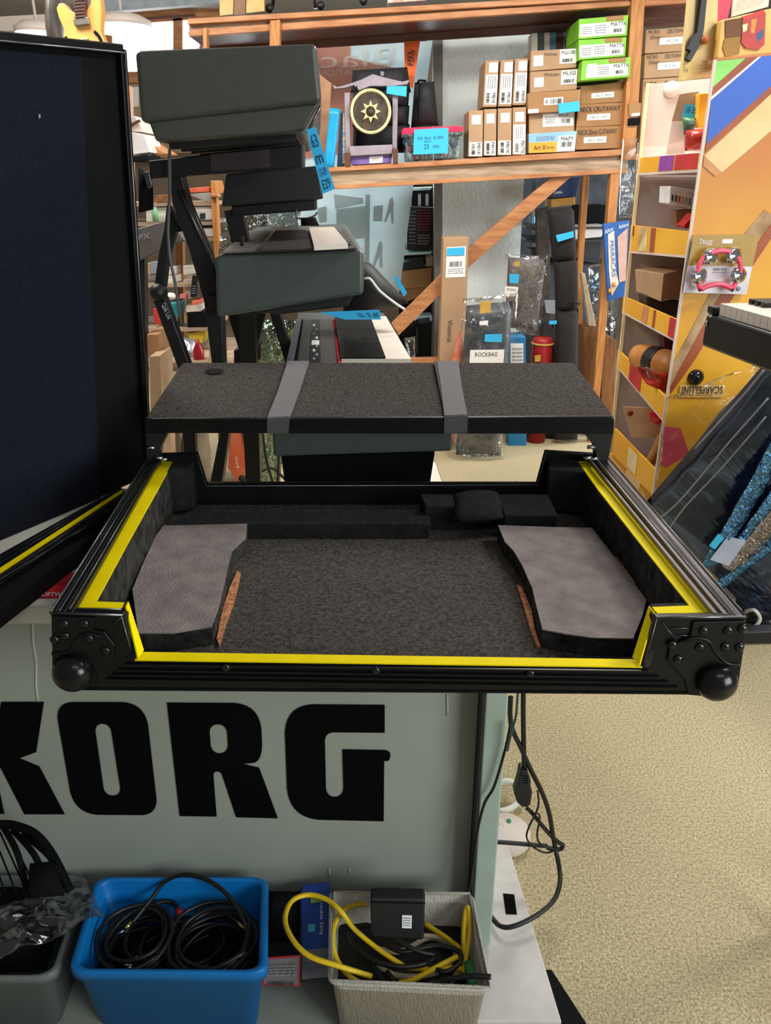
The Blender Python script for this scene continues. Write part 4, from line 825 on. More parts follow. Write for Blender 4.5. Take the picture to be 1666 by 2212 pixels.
for x in (1150, 1322): fb('upright', [(x, 380), (x + 8, 380), (x + 2, 900), (x - 6, 900)], 5.85, .04, m_edge, stl)
simple('black_speaker', 'black speaker cabinet in the store recess', 'speaker', [(1258, 445), (1312, 443), (1310, 484), (1256, 488)], 5.6, .3, m_blk2)
wr = simple('white_router', 'pale grey equipment panel between the two pine posts', 'panel', [(1242, 490), (1308, 486), (1300, 512), (1240, 518)], 5.3, .2, m_plinth)
simple('black_carry_case', 'black carry case below the pale equipment panel', 'case', [(1256, 516), (1302, 512), (1296, 570), (1258, 566)], 5.4, .25, m_black)
simple('grey_tool_case', 'dark grey case standing behind the post and gig bag', 'case', [(1148, 540), (1180, 540), (1182, 880), (1150, 880)], 5.5, .25, m_bc)
simple('brown_panel_board', 'mottled brown board standing behind the gig bag', 'board', [(1158, 452), (1186, 448), (1196, 908), (1170, 908)], 5.2, .04, mat('mottled_brown', '#4a4038', .8, scale=20, col2='#2d2823'))
simple('blue_bottle', 'small blue plastic bottle in the store recess', 'bottle', [(1146, 466), (1157, 466), (1157, 484), (1146, 484)], 5.3, .05, mat('bottle_blue', '#7aa7c4', .3), None, .01)
simple('pale_card_sheet', 'cream card sheets stacked upright beside the post', 'sheet', [(1256, 590), (1264, 590), (1288, 705), (1272, 705)], 4.85, .05, mat('cream_card', '#c2ae92', .8))
simple('pine_crate', 'brown wooden crate at the foot of the posts', 'crate', [(1262, 708), (1287, 704), (1280, 945), (1256, 950)], 4.85, .2, mat('crate_brown', '#8a5a2c', .6, scale=8, col2='#6a401c', stretch=(5, 5, 1)))
simple('pine_crate', 'brown wooden crate right of the front post', 'crate', [(1303, 722), (1332, 735), (1325, 960), (1295, 960)], 4.8, .2, mat('crate_brown', '#8a5a2c'))
for i, (x, y) in enumerate(((1276, 608), (1286, 600), (1281, 622), (1292, 615))): tag(ball('bell', P(x, y, 5.0), .02, mat('chrome_blue', '#9ecbe8', .08, 1)), 'shiny metal bell between the posts, %s of the cluster' % ('left one', 'upper one', 'lowest one', 'right one')[i], 'bell', 'metal bells between the posts')
tag(sheet('plastic_bag', pxq([(1268, 575), (1345, 560), (1330, 720), (1272, 700)], 4.9), m_filmw, None, 14, 18, .04, 9, 8), 'crumpled clear plastic bag between posts and display', 'plastic bag')
tag(sheet('plastic_bag', pxq([(1345, 300), (1380, 300), (1372, 470), (1338, 470)], 4.66), film('thin_film', '#ffffff', .97, .2, 10, .25), None, 10, 16, .02, 5, 9), 'clear plastic bag hanging left of the white display', 'plastic bag')
carton('small brown card header hanging beside the shelf post', [(1358, 224), (1386, 222), (1384, 250), (1360, 253)], 4.655, .01, m_card2, [(.2, .75, .9, .98, 'w')], group='hang cards')
simple('black_hang_tab', 'black hang tab below the brown card header', 'tab', [(1358, 256), (1384, 254), (1382, 270), (1357, 272)], 4.655, .01, m_blk2, None, 0)
# cd rack column behind (left of pier)
rk = T('media_rack', 'dark rack with glass shelves left of the white pier', 'rack', P(905, 800, 5.7))
fb('back', [(862, 400), (945, 400), (942, 800), (862, 800)], 6.0, .02, m_blk2, rk)
for y in (407, 546, 692): fb('glass_shelf', [(866, y), (935, y - 3), (930, y + 3), (866, y + 6)], 5.6, .3, mat('glass_edge', '#bfe0e0', .2, emit=0), rk)
fb('post', [(938, 405), (946, 405), (940, 780), (932, 780)], 5.55, .04, m_edge, rk)
simple('black_box', 'black printed box with red text on the glass shelf', 'box', [(880, 447), (940, 449), (938, 538), (879, 540)], 5.62, .2, mat('black_card', '#14090b', .5))
o = bpy.data.objects['black_box']; lines(pxq([(903, 452), (930, 452), (928, 500), (903, 500)], 5.61), mat('red_ink', '#8d2a35', .6), o, 8, .004, 'red_text', 3); lines(pxq([(884, 455), (899, 455), (898, 530), (884, 530)], 5.61), m_inkg, o, 10, .004, 'grey_text', 4, .25); lines(pxq([(903, 506), (930, 506), (926, 530), (903, 530)], 5.61), m_inkg, o, 4, .004, 'grey_text', 6)
simple('black_tray', 'black moulded tray under the glass shelf', 'tray', [(866, 568), (916, 560), (916, 578), (866, 586)], 5.6, .2, m_black)
simple('beige_carton', 'small beige carton beside the black moulded tray', 'box', [(921, 556), (936, 554), (936, 575), (921, 576)], 5.6, .15, mat('beige_card', '#a99a86', .8))
simple('brown_carton', 'brown carton with dark print in the media rack', 'box', [(863, 586), (934, 578), (932, 620), (862, 624)], 5.6, .25, m_card2)
simple('brown_carton', 'long brown carton lying lower in the media rack', 'box', [(865, 624), (932, 620), (915, 640), (868, 655)], 5.6, .25, mat('cardboard_shade', '#8d6640', .8))
simple('small_bottle', 'small dark bottle on the top glass shelf, left', 'bottle', [(875, 416), (882, 416), (882, 444), (875, 444)], 5.65, .03, m_inkg, 'bottles on glass shelf', .006)
for x, lab in ((904, 'white tube on the top glass shelf, middle'), (920, 'white tube on the top glass shelf, right')): simple('tube', lab, 'tube', [(x, 418), (x + 6, 418), (x + 6, 446), (x, 446)], 5.65, .03, m_plinth, 'tubes on glass shelf', .008)
simple('paper_stack', 'grey paper stack left of the tubes on the glass shelf', 'papers', [(868, 432), (890, 432), (890, 446), (868, 447)], 5.6, .1, m_inkg)
simple('black_amp_head', 'black amplifier standing on the floor behind the keyboard', 'amplifier', [(902, 700), (932, 696), (926, 770), (902, 772)], 5.0, .2, m_blk2)
tag(pillow('bubble_wrap', pxq([(872, 730), (898, 726), (898, 772), (884, 775)], 4.95), .06, m_filmw, None, 8, 10, .01, 20), 'bundle of bubble wrap beside the keyboard keys', 'bubble wrap')
tag(pillow('dark_cloth', pxq([(858, 690), (905, 692), (898, 720), (866, 728)], 5.0), .08, m_blk2, None, 8, 8, .01, 12), 'crumpled black cloth beneath the brace end', 'cloth')
# ================================================================ yellow display stand on the right
D1, D2 = 2.85, 3.45
NT, NB, FT = P(1545, 129, D1), P(1385, 1252, D1), P(1400, 180, D2)
nS = (NB - NT).cross(FT - NT).normalized(); nS = nS if nS.x < 0 else -nS
def SP(x, y, o=0): return PL(x, y, NT + nS*o, nS)
dsp = T('display_stand', 'yellow printed cardboard display stand with white shelves at right', 'display', P(1500, 1250, D1))
m_pan = mat('panel_print', '#f3ba30', .45, scale=2.2, col2='#dd9a1c')
nt = m_pan.node_tree; N = nt.nodes; L = nt.links        # printed design: orange top third fading into yellow
sx = N.new('ShaderNodeSeparateXYZ'); tcn = N.new('ShaderNodeTexCoord'); L.new(tcn.outputs['Object'], sx.inputs[0])
mr = N.new('ShaderNodeMapRange'); mr.inputs['From Min'].default_value = .2; mr.inputs['From Max'].default_value = .85; L.new(sx.outputs['Z'], mr.inputs['Value'])
mx = N.new('ShaderNodeMixRGB'); mx.inputs['Color2'].default_value = lin('#b8622a'); L.new(mr.outputs[0], mx.inputs['Fac'])
bs_ = N['Principled BSDF']; src = bs_.inputs['Base Color'].links[0].from_socket; L.new(src, mx.inputs['Color1']); L.new(mx.outputs[0], bs_.inputs['Base Color'])
pan = fb('side_panel', [(1545, 129), (1780, 108), (1780, 1262), (1385, 1252)], D1, .012, m_pan, dsp)
DP = D1 - .0015
def art(name, px, m, k=0): return prism(name, pxq(px, DP - .0006*k), (0, .0012, 0), m, pan)
m_dbr = mat('print_brown', '#a8552f', .5, scale=4, col2='#8c4128')
art('print', [(1548, 132), (1611, 126), (1541, 188)], mat('print_green', '#8ed86a', .5), 1)
art('print', [(1611, 126), (1642, 121), (1538, 212), (1541, 188)], m_dbr, 1)
art('print', [(1638, 123), (1645, 122), (1537, 216), (1538, 208)], m_white, 2)
art('print', [(1645, 122), (1780, 110), (1780, 90), (1780, 110), (1666, 186), (1526, 312), (1537, 217)], mat('print_blue', '#1f5cc4', .45, scale=3, col2='#2a62d0'), 1)
art('print', [(1666, 186), (1780, 110), (1780, 125), (1666, 202), (1524, 330), (1526, 312)], m_dbr, 2)
art('print', [(1666, 203), (1780, 130), (1780, 205), (1666, 283), (1560, 372), (1522, 336)], mat('print_maple', '#f0cf9a', .5, scale=6, col2='#e3ba80'), 2)
art('print', [(1522, 336), (1560, 372), (1546, 381), (1519, 358)], mat('print_endgrain', '#d09258', .5), 3)
art('print', [(1652, 452), (1676, 470), (1600, 570), (1545, 655), (1490, 760), (1448, 835), (1452, 790), (1500, 700), (1580, 540)], mat('print_stick', '#c9a67c', .6, scale=14, col2='#8f6e4c'), 1)
art('print', [(1676, 470), (1690, 480), (1610, 600), (1500, 780), (1450, 850), (1448, 835), (1545, 655)], m_dbr, 2)
art('print', [(1432, 920), (1470, 925), (1490, 980), (1440, 1010), (1420, 1000)], mat('print_pink', '#d9506a', .5), 1)
for A, B in (((1545, 129), (1385, 1252)),): beam('white_edge', P(*A, D1 - .002), P(*B, D1 - .002), .008, .01, m_wht, dsp, (0, 1, 0))
beam('white_edge', SP(1400, 180, .003), SP(1318, 985, .003), .012, .012, mat('cream_edge', '#ead2a4', .6), dsp)
# liner walls
V3 = V((.34, 0, 0))
ftt, fbt = SP(1400, 180), SP(1312, 1050)
prism('far_wall', [ftt, ftt + V3, fbt + V3, fbt], (0, .012, 0), m_liner, dsp)
nt_, nb_ = NT.copy(), NB.copy()
prism('back_liner', [nt_ + V3, NB + V3, fbt + V3, ftt + V3], (.01, 0, 0), m_liner, dsp)
prism('header_liner', [P(1397, 182, D2 - .01), P(1545, 168, D2 - .01), P(1532, 336, D2 - .01), P(1384, 342, D2 - .01)], (0, .006, 0), mat('header_white', '#c9bbb0', .7, var=.02), dsp)
ball('push_button', P(1451, 193, D2 - .015), .03, m_wht, dsp, (0, -1, 0), .5)
def edge_x(y): return 1545 - .1425*(y - 129) - 3
def lip(q, m, arts=()):
    q = [q[0], (min(q[1][0], edge_x(q[1][1])), q[1][1]), (min(q[2][0], edge_x(q[2][1])), q[2][1]), q[3]]
    a, b, c, d = [SP(*p, .004) for p in q]; l = prism('shelf_lip', [a, b, c, d], -nS*.008, m, dsp)
    prism('shelf_board', [d, c, c + V3, d + V3], (0, 0, -.008), m_liner, dsp)
    for s0, t0, s1, t1, mm in arts: patch('lip_print', sub([a, b, c, d], s0, t0, s1, t1), mm, l, .001)
    return [a, b, c, d]
m_pu, m_rp, m_fl = mat('print_purple', '#8a3a9a', .5), mat('print_red', '#cf2f34', .5, scale=8, col2='#b3242c'), mat('print_flame', '#e8d9a0', .5, scale=10, col2='#9c6a20')
lip([(1383, 341), (1524, 330), (1516, 366), (1379, 374)], m_yel, ((.38, 0, .62, .95, m_pu), (.64, 0, .98, .95, m_rp)))
lip([(1363, 486), (1502, 500), (1494, 552), (1360, 542)], m_yel, ((.18, .02, .34, .98, m_fl), (.4, .02, .48, .98, m_dbr), (.02, .02, .08, .4, mat('print_maroon', '#7d2a22', .5))))
lip([(1347, 640), (1484, 690), (1476, 732), (1344, 672)], m_yel, ((.42, 0, .52, 1, mat('print_tan', '#c98a5a', .5)), (.62, 0, .66, 1, m_dbr), (.9, 0, 1, 1, m_rp)))
lip([(1335, 755), (1465, 858), (1458, 905), (1332, 788)], m_yel, ((.3, 0, .55, 1, m_rp),))
lip([(1328, 925), (1440, 1015), (1425, 1090), (1322, 988)], m_yel, ((.4, .1, .62, .7, mat('print_cream', '#e8d8a8', .5)),))
lip([(1320, 978), (1428, 1068), (1410, 1180), (1312, 1082)], mat('display_yellow2', '#eeb42a', .5), ((.42, 0, .75, 1, mat('print_sand', '#dfb98c', .5)), (.26, .3, .4, 1, mat('print_lilac', '#7f86b8', .5))))
# goods in the display
def inb(name, label, px, d, dep, m, st=(), **k): return carton(label, px, d, dep, m, st, name=name, group='goods in the yellow display', **k)
t = inb('counting_box', 'small white box with coloured bars in the display', [(1448, 402), (1504, 411), (1498, 452), (1446, 440)], 3.1, .12, mat('box_white', '#e4e2e4', .6))
for i, c in enumerate(('#33363b', '#3a3c44', '#b8473a', '#d8a93a', '#8d9aa0', '#4f7f96')):
    q = pxq([(1448, 402), (1504, 411), (1498, 452), (1446, 440)], 3.1); patch('bar', sub(q, .08 + i*.14, .45, .15 + i*.14, .8), mat('bar_%d' % i, c, .6), t)
text('Stagg', sub(pxq([(1448, 402), (1504, 411), (1498, 452), (1446, 440)], 3.1), .7, .12, .95, .3), m_inkg, t)
inb('guiro_block', 'brown notched wooden block under the small white box', [(1460, 455), (1500, 452), (1494, 486), (1462, 488)], 3.15, .06, mat('block_wood', '#8f6a44', .6))
tag(prism('red_wedge', pxq([(1478, 488), (1502, 462), (1498, 494), (1480, 493)], 3.0), (0, .08, 0), mat('red_gloss', '#c8161d', .2)), 'glossy red wedge toy on the yellow lipped shelf', 'toy')
bb = T('cardboard_box', 'open brown cardboard box on the third display shelf', 'box', P(1425, 650, 3.12), 'goods in the yellow display')
a = [P(1372, 582, 3.35), P(1434, 592, 3.06), P(1486, 580, 3.2), P(1430, 574, 3.4)]
hull8('carton', a, [P(1374, 630, 3.35), P(1428, 652, 3.06), P(1482, 642, 3.2), P(1425, 630, 3.4)], m_card, bb, .003)
inb('brown_carton', 'dark brown carton under the open cardboard box', [(1395, 640), (1480, 655), (1478, 690), (1398, 668)], 3.2, .1, mat('dark_carton', '#3b2d24', .7))
gr = T('wooden_guiro', 'orange wooden guiro with black painted ring on display shelf', 'guiro', P(1410, 790, 3.1))
ax = (P(1470, 795, 2.98) - P(1368, 765, 3.25)).normalized(); L_ = (P(1470, 795, 2.98) - P(1368, 765, 3.25)).length
lathe('body', P(1368, 765, 3.25), ax, [(.01, 0), (.045, .03), (.055, L_*.3), (.055, L_*.8), (.04, L_)], mat('guiro_wood', '#c98a46', .45, scale=12, col2='#a8682c'), gr)
lathe('painted_ring', P(1368, 765, 3.25) + ax*L_*.42, ax, [(.0565, 0), (.0575, .01), (.0575, .05), (.0565, .06)], m_black, gr)
inb('maroon_box', 'maroon patterned box above the wooden guiro', [(1434, 712), (1470, 722), (1462, 790), (1436, 770)], 3.1, .06, mat('maroon_card', '#5c1f2c', .6))
rp = T('shaker_pack', 'red ball shaker pack on cream card in the display', 'pack', P(1400, 945, 3.05), 'goods in the yellow display')
q = pxq([(1346, 878), (1450, 882), (1440, 946), (1364, 944)], 3.08); patch('card', q, mat('pack_cream', '#e3bfa0', .5), rp, .003); patch('red_base', sub(q, .12, .55, 1, 1), mat('pack_red', '#c0304a', .4), rp, .002); ball('shaker_ball', P(1424, 898, 3.05), .036, mat('shaker_red', '#c40f1f', .12), rp); ball('emblem', P(1362, 893, 3.07), .012, mat('print_maroon', '#7d2a22', .5), rp, (0, -1, 0), .3)
ty = tag(sheet('red_wrapper', pxq([(1375, 790), (1445, 810), (1440, 850), (1395, 828)], 2.95), mat('wrapper_red', '#e04a30', .25, scale=20, col2='#a81f1c'), None, 10, 8, .02, 14, 3), 'crinkled red plastic wrapper hanging over a display shelf lip', 'wrapper')
tag(sheet('wrapper_gloss', pxq([(1392, 792), (1425, 800), (1428, 822), (1398, 815)], 2.92), m_filmw, None, 8, 6, .01, 14, 4), 'shiny clear blister on the red wrapper', 'blister')
rt = T('red_tube', 'dark red rounded shaker in the top display bay', 'shaker', P(1500, 325, 3.1), 'goods in the yellow display'); pillow('shell', pxq([(1482, 282), (1526, 276), (1518, 328), (1480, 326)], 3.1), .1, mat('shaker_dark', '#9c2a22', .25), rt, 8, 8, 0, 5, pw=.3)
hp = T('castanet_pack', 'brown hang card with blue price sticker in the top bay', 'pack', P(1480, 320, 3.2), 'goods in the yellow display')
fb('card', [(1468, 204), (1510, 197), (1512, 262), (1452, 262)], 3.2, .01, mat('kraft', '#a8917a', .8), hp); fb('lower_card', [(1452, 262), (1490, 262), (1480, 332), (1440, 334)], 3.2, .01, m_wht, hp); patch('blue_sticker', pxq([(1480, 226), (1510, 226), (1505, 255), (1474, 251)], 3.19), m_blue, hp); pillow('blister', pxq([(1474, 252), (1504, 256), (1500, 285), (1478, 292)], 3.17), .05, mat('blister_blue', '#2f4a5c', .2, scale=20, col2='#5b8a4a'), hp, 8, 8, .005, 20)
text('18-36', pxq([(1484, 230), (1506, 230), (1503, 246), (1480, 244)], 3.185), m_inkb, hp)
inb('yellow_pack', 'narrow yellow pack at the right of the top display bay', [(1512, 202), (1537, 200), (1530, 275), (1508, 276)], 3.15, .04, mat('pack_yellow', '#eeb02a', .5))
for i, (x, y) in enumerate(((1395, 905), (1405, 930))): pass
tag(lathe('wood_tube', P(1400, 1010, 3.0), V((.25, -.1, .9)), [(.018, 0), (.02, .02), (.02, .14), (.018, .16)], mat('tube_wood', '#b98452', .5)), 'small wooden tube shaker standing in the lowest display tray', 'shaker')
# top of display
tp = T('ukulele_pack', 'cream hang box with black instrument neck above the display', 'pack', P(1510, 170, 2.95))
fb('card', [(1494, -40), (1553, -40), (1546, 164), (1473, 174)], 2.95, .03, mat('pack_cream2', '#e6c878', .5, scale=3, col2='#dcc294'), tp); fb('inner', [(1508, -40), (1524, -40), (1512, 78), (1500, 80)], 2.945, .004, mat('pack_brown', '#6b5330', .6), tp)
fb('neck', [(1520, -40), (1532, -40), (1522, 60), (1516, 92), (1492, 134), (1482, 126), (1492, 110), (1484, 106), (1496, 78), (1506, 70)], 2.93, .02, mat('neck_black', '#16181c', .4), tp, .002)
text('Dy', pxq([(1476, 145), (1487, 147), (1486, 158), (1476, 156)], 2.945), m_ink, tp); text('Lap', pxq([(1519, 129), (1530, 128), (1529, 137), (1518, 138)], 2.945), m_ink, tp)
lines(pxq([(1512, 140), (1532, 137), (1530, 158), (1508, 162)], 2.945), m_ink, tp, 3, .003, fill=.12); ball('peg', P(1523, 86, 2.93), .014, mat('peg_amber', '#a4552a', .3), tp)
simple('red_board', 'pink-red board edge beside the cream hang box', 'board', [(1556, -40), (1590, -40), (1545, 165), (1530, 168)], 3.0, .03, mat('board_red', '#e02f58', .5), None, 0)
tbx = T('toy_pack', 'yellow card box with round brown windows and coloured insert', 'toy box', P(1610, 120, 2.88))
fb('box', [(1558, 44), (1668, 18), (1700, 20), (1700, 112), (1550, 126)], 2.9, .12, mat('toybox_yellow', '#e8bc6a', .5), tbx, .003)
fb('window', [(1568, 44), (1605, 38), (1602, 78), (1568, 82)], 2.896, .003, mat('window_brown', '#6e4418', .6), tbx); fb('window', [(1566, 84), (1600, 80), (1598, 116), (1568, 122), (1562, 104)], 2.896, .003, mat('window_tan', '#a47832', .6), tbx)
for px, c in (([(1605, 40), (1655, 26), (1652, 96), (1640, 108), (1612, 104), (1602, 92)], '#b8322c'), ([(1611, 70), (1648, 70), (1642, 100), (1630, 107), (1614, 98)], '#58b4dc'), ([(1624, 42), (1636, 40), (1630, 72), (1622, 70)], '#e88a2a'), ([(1606, 48), (1622, 44), (1620, 58), (1608, 62)], '#2a3f8c'), ([(1634, 74), (1650, 62), (1648, 80), (1636, 92)], '#24508c'), ([(1604, 54), (1616, 50), (1614, 66), (1606, 70)], '#d8d89a')):
    fb('coloured_insert', px, 2.894 - .001*random.random(), .002, mat('insert_' + c[1:], c, .45), tbx)
fb('red_top', [(1604, 36), (1652, 20), (1652, 30), (1606, 42)], 2.893, .003, mat('insert_red', '#d8241f', .4), tbx)
simple('printed_sheet', 'white printed sheet behind the toy box', 'sheet', [(1588, -40), (1668, -50), (1660, 14), (1582, 36)], 3.02, .01, m_wht, None, 0)
lines(pxq([(1594, 2), (1652, -8), (1650, 12), (1590, 26)], 3.015), m_inkg, bpy.data.objects['printed_sheet'], 5, .003, fill=.25)
# tambourine on card
tc_ = T('tambourine_card', 'pink crescent tambourine with four jingles on a gold and white card', 'tambourine', P(1555, 635, D1 - .03))
q = pxq([(1499, 508), (1640, 507), (1613, 636), (1476, 632)], D1 - .02); prism('card', q, (0, .003, 0), mat('card_lilac', '#dcd8e4', .5), tc_); patch('gold_half', sub(q, 0, 0, 1, .52), mat('card_gold', '#a8862e', .4, var=.08), tc_, .001)
text('Stagg', sub(q, .1, .06, .3, .17), m_white, tc_, .004); patch('badge', sub(q, .45, .07, .61, .14), m_white, tc_, .001, .002); text('RIDER TIME', sub(q, .4, .56, .6, .6), m_ink, tc_, .004); lines(sub(q, .4, .62, .66, .65), m_inkg, tc_, 1, .004); lathe('seal', bil(q, .85, .9) + V((0, -.002, 0)), (0, -1, 0), [(.008, 0), (.008, .001)], m_inkg, tc_)
m_pink = mat('pink_plastic', '#f0506e', .3)
TD = D1 - .06
tube('hoop', [P(x, y, TD) for x, y in ((1513, 625), (1507, 600), (1510, 575), (1520, 558), (1540, 546), (1562, 542), (1582, 547), (1597, 562), (1600, 580), (1596, 600), (1582, 624))], .0085, m_pink, tc_, 5, 8)
tube('grip', [P(x, y, TD) for x, y in ((1515, 625), (1530, 618), (1548, 614), (1566, 616), (1582, 624))], .009, m_pink, tc_, 5, 8)
for x, y in ((1534, 554), (1584, 552), (1509, 596), (1594, 594)):
    for k in (0, .012): lathe('jingle', P(x, y, TD + .008 - k) + V((k*.6, 0, 0)), (.25, -1, .15), [(.001, .006), (.01, .005), (.018, .001), (.027, 0), (.027, -.001)], mat('chrome', '#e4e8ee', .06, 1), tc_, 20)
for x, y in ((1512, 627), (1583, 627)): ball('screw', P(x, y, TD - .01), .005, m_black, tc_)
bl = T('ball_sticker', 'round black and white ball badge on the yellow panel', 'badge', P(1503, 833, D1 - .02)); ball('ball', P(1503, 815, D1), .03, mat('ball_gloss', '#17161a', .08), bl, (0, -1, 0), .8, 24)
sc = T('shop_sticker', 'clear sticker with upside-down lettering on the yellow panel', 'sticker', P(1520, 860, D1 - .01)); q = pxq([(1470, 831), (1566, 831), (1562, 858), (1466, 858)], D1 - .004); patch('film', q, mat('sticker_film', '#e9c27a', .3), sc, .001)
qi = sub(q, .05, .12, .97, .7); text('SCARPELLINI', [qi[2], qi[3], qi[0], qi[1]], m_ink, sc); q2 = sub(q, .04, .75, .75, .92); text('Strumenti Musicali', [q2[2], q2[3], q2[0], q2[1]], mat('ink_olive', '#6b5a12', .6), sc)
tag(sheet('plastic_sheet', [P(1440, 860, D1 - .06), P(1690, 760, D1 - .1), P(1640, 960, D1 - .12), P(1400, 1130, D1 - .06)], m_film, None, 20, 20, .03, 9, 12), 'crinkled clear plastic sheet over the lower yellow panel', 'plastic sheet')

# ================================================================ keyboard at the right edge
ZK = 1.235
kr = T('stage_piano', 'black keyboard corner with white keys at the right edge of the picture', 'keyboard', G(1660, 720, 1.15))
A, B = G(1553, 681, ZK - .012), G(1700, 726, ZK - .012); e = (B - A).normalized(); bk_ = V((-e.y, e.x, 0)).normalized(); bk_ = bk_ if bk_.y > 0 else -bk_
A0 = A - e*.035 - bk_*.012; Ln = 1.0
prism('body', [A0, A0 + e*Ln, A0 + e*Ln + bk_*.3, A0 + bk_*.3], (0, 0, -.075), mat('piano_black', '#16171b', .3, var=.08), kr, .008, 3)
prism('cheek_block', [A0 + e*.002, A0 + e*.03, A0 + e*.03 + bk_*.16, A0 + e*.002 + bk_*.16], (0, 0, .018), m_black, kr, .004)
for i in range(40):
    k0 = A + e*(.0235*i); prism('white_key', [k0, k0 + e*.0226, k0 + e*.0226 + bk_*.15, k0 + bk_*.15], (0, 0, .026), m_keyw, kr, .0012)
for i in [7*o + k for o in range(6) for k in (1, 2, 3, 5, 6) if 7*o + k < 40]:
    k0 = A + e*(.0235*i - .007) + bk_*.055 + V((0, 0, .026)); prism('black_key', [k0, k0 + e*.013, k0 + e*.013 + bk_*.095, k0 + bk_*.095], (0, 0, .012), m_keyb, kr, .002)
for k in (0, 1): ball('screw', A0 + e*(.008 + .012*k) + bk_*.002 + V((0, -.001, -.004)), .004, m_white, kr)
lathe('jack_socket', A0 + e*.012 - bk_*.001 + V((0, 0, -.022)), -bk_, [(.006, 0), (.006, .002), (.003, .002)], m_steel, kr, 12)
for lx in (.62, .9):
    for ly in (.04, .24):
        l0 = A0 + e*lx + bk_*ly - V((0, 0, .074)); prism('leg', [l0, l0 + e*.035, l0 + e*.035 + bk_*.035, l0 + bk_*.035], (0, 0, -(ZK - .012 - .074)), m_black, kr, .003)
# ================================================================ wrapped bag lower right
wb = T('wrapped_bag', 'big black bag in shiny clear plastic leaning at lower right', 'bag', G(1560, 1300, 0))
q = [P(1668, 765, 2.32), P(1900, 860, 2.3), P(1625, 1330, 2.6), P(1395, 1085, 2.62)]
pillow('bag', q, .2, mat('wrap_bag_black', '#33353e', .5, scale=6, col2='#1d1e25', stretch=(3, 3, 1)), wb, 16, 22, .015, 7, pw=.3)
qq = [p + V((0, -.115, .02)) for p in q]; qq = [bil(qq, -.06, -.02), bil(qq, 1.05, -.02), bil(qq, 1.05, 1.04), bil(qq, -.06, 1.04)]; sheet('plastic_wrap', [qq[0], qq[1], qq[2], qq[3]], film('wrap_film', '#a9bde0', .97, .12, 5, .3, '#e4e8f0', .75, (1, 1, 6), .3), wb, 26, 34, .025, 3.5, 17, bow=.02)
def wp(x, y, o=0): return P(x, y, 2.62 - (1330 - y)*.00055 - .16 - o)
def fold(nm, pts, m, sd, amp=.008): return sheet(nm, [wp(*p) for p in pts], m, wb, 10, 34, amp, 14, sd, bow=.012)
m_bf = film('blue_sheen', '#8fd2ff', -.3, .12, 36, 1, '#5f7fb0', .75, (1, 1, 3), .8); m_pf = film('pale_sheen', '#fff2ea', -.1, .13, 42, 1, '#8c8c96', .75, (1, 1, 3), .8)  # blue and pale tints stand in for reflections on the wrap
fold('blue_sheen_strip', [(1672, 945), (1700, 975), (1566, 1205), (1512, 1228)], m_bf, 19)
fold('blue_sheen_strip', [(1680, 1040), (1700, 1062), (1600, 1180), (1576, 1186)], m_bf, 23)
fold('pale_sheen_strip', [(1674, 1085), (1710, 1130), (1590, 1232), (1560, 1222)], m_pf, 29)
fold('blue_sheen_strip', [(1690, 1150), (1700, 1166), (1560, 1270), (1540, 1262)], m_bf, 31)
m_ln = mat('wrap_highlight', '#77777c', .35)  # light grey tubes paint highlight streaks along the bag
for pts in ([(1660, 860), (1580, 950), (1470, 1080), (1418, 1125)], [(1655, 900), (1560, 1010), (1480, 1095), (1440, 1150)], [(1650, 800), (1600, 860), (1500, 970)]):
    tube('highlight_streak', [wp(x, y, -.02) for x, y in pts], .0028, m_ln, wb, 6, 6)
patch('white_label', [wp(1572, 1158, .02), wp(1612, 1168, .02), wp(1574, 1222, .02), wp(1534, 1208, .02)], mat('label_dull', '#aab4cc', .5), wb)
patch('blue_sticker', [wp(1552, 1152, .02), wp(1564, 1162, .02), wp(1544, 1186, .02), wp(1532, 1178, .02)], m_blue, wb)
tag(pillow('fur_cushion', [P(1640, 1170, 2.85), P(1790, 1100, 2.85), P(1790, 1330, 2.75), P(1585, 1312, 2.75)], .25, mat('brown_fur', '#8a5f40', .9, scale=40, col2='#5c3c28', stretch=(1, 1, 4), bump=1, bscale=120), None, 14, 12, .02, 9), 'brown furry cushion in plastic beside the wrapped bag', 'cushion')
tag(pillow('dark_sack', [P(1590, 1290, 2.55), P(1780, 1290, 2.55), P(1780, 1352, 2.5), P(1588, 1345, 2.5)], .16, mat('sack_dark', '#1b2026', .5), None, 10, 8, .01, 9), 'dark shiny sack lying under the brown cushion', 'sack')
tube_ = tag(tube('white_cable', [G(1690, 1352, .03), G(1640, 1330, .04), G(1612, 1322, .06), G(1630, 1318, .09), G(1642, 1336, .06), G(1632, 1354, .03), G(1612, 1368, .02)], .007, m_wcab, None, 6, 8), 'white cable looping on the floor right of the case corner', 'cable')
tag(beam('stand_foot', G(1560, 1372, .03), G(1760, 1366, .03), .05, .05, m_black, None, bevel=.006), 'black metal stand foot on carpet right of the case corner', 'stand foot')
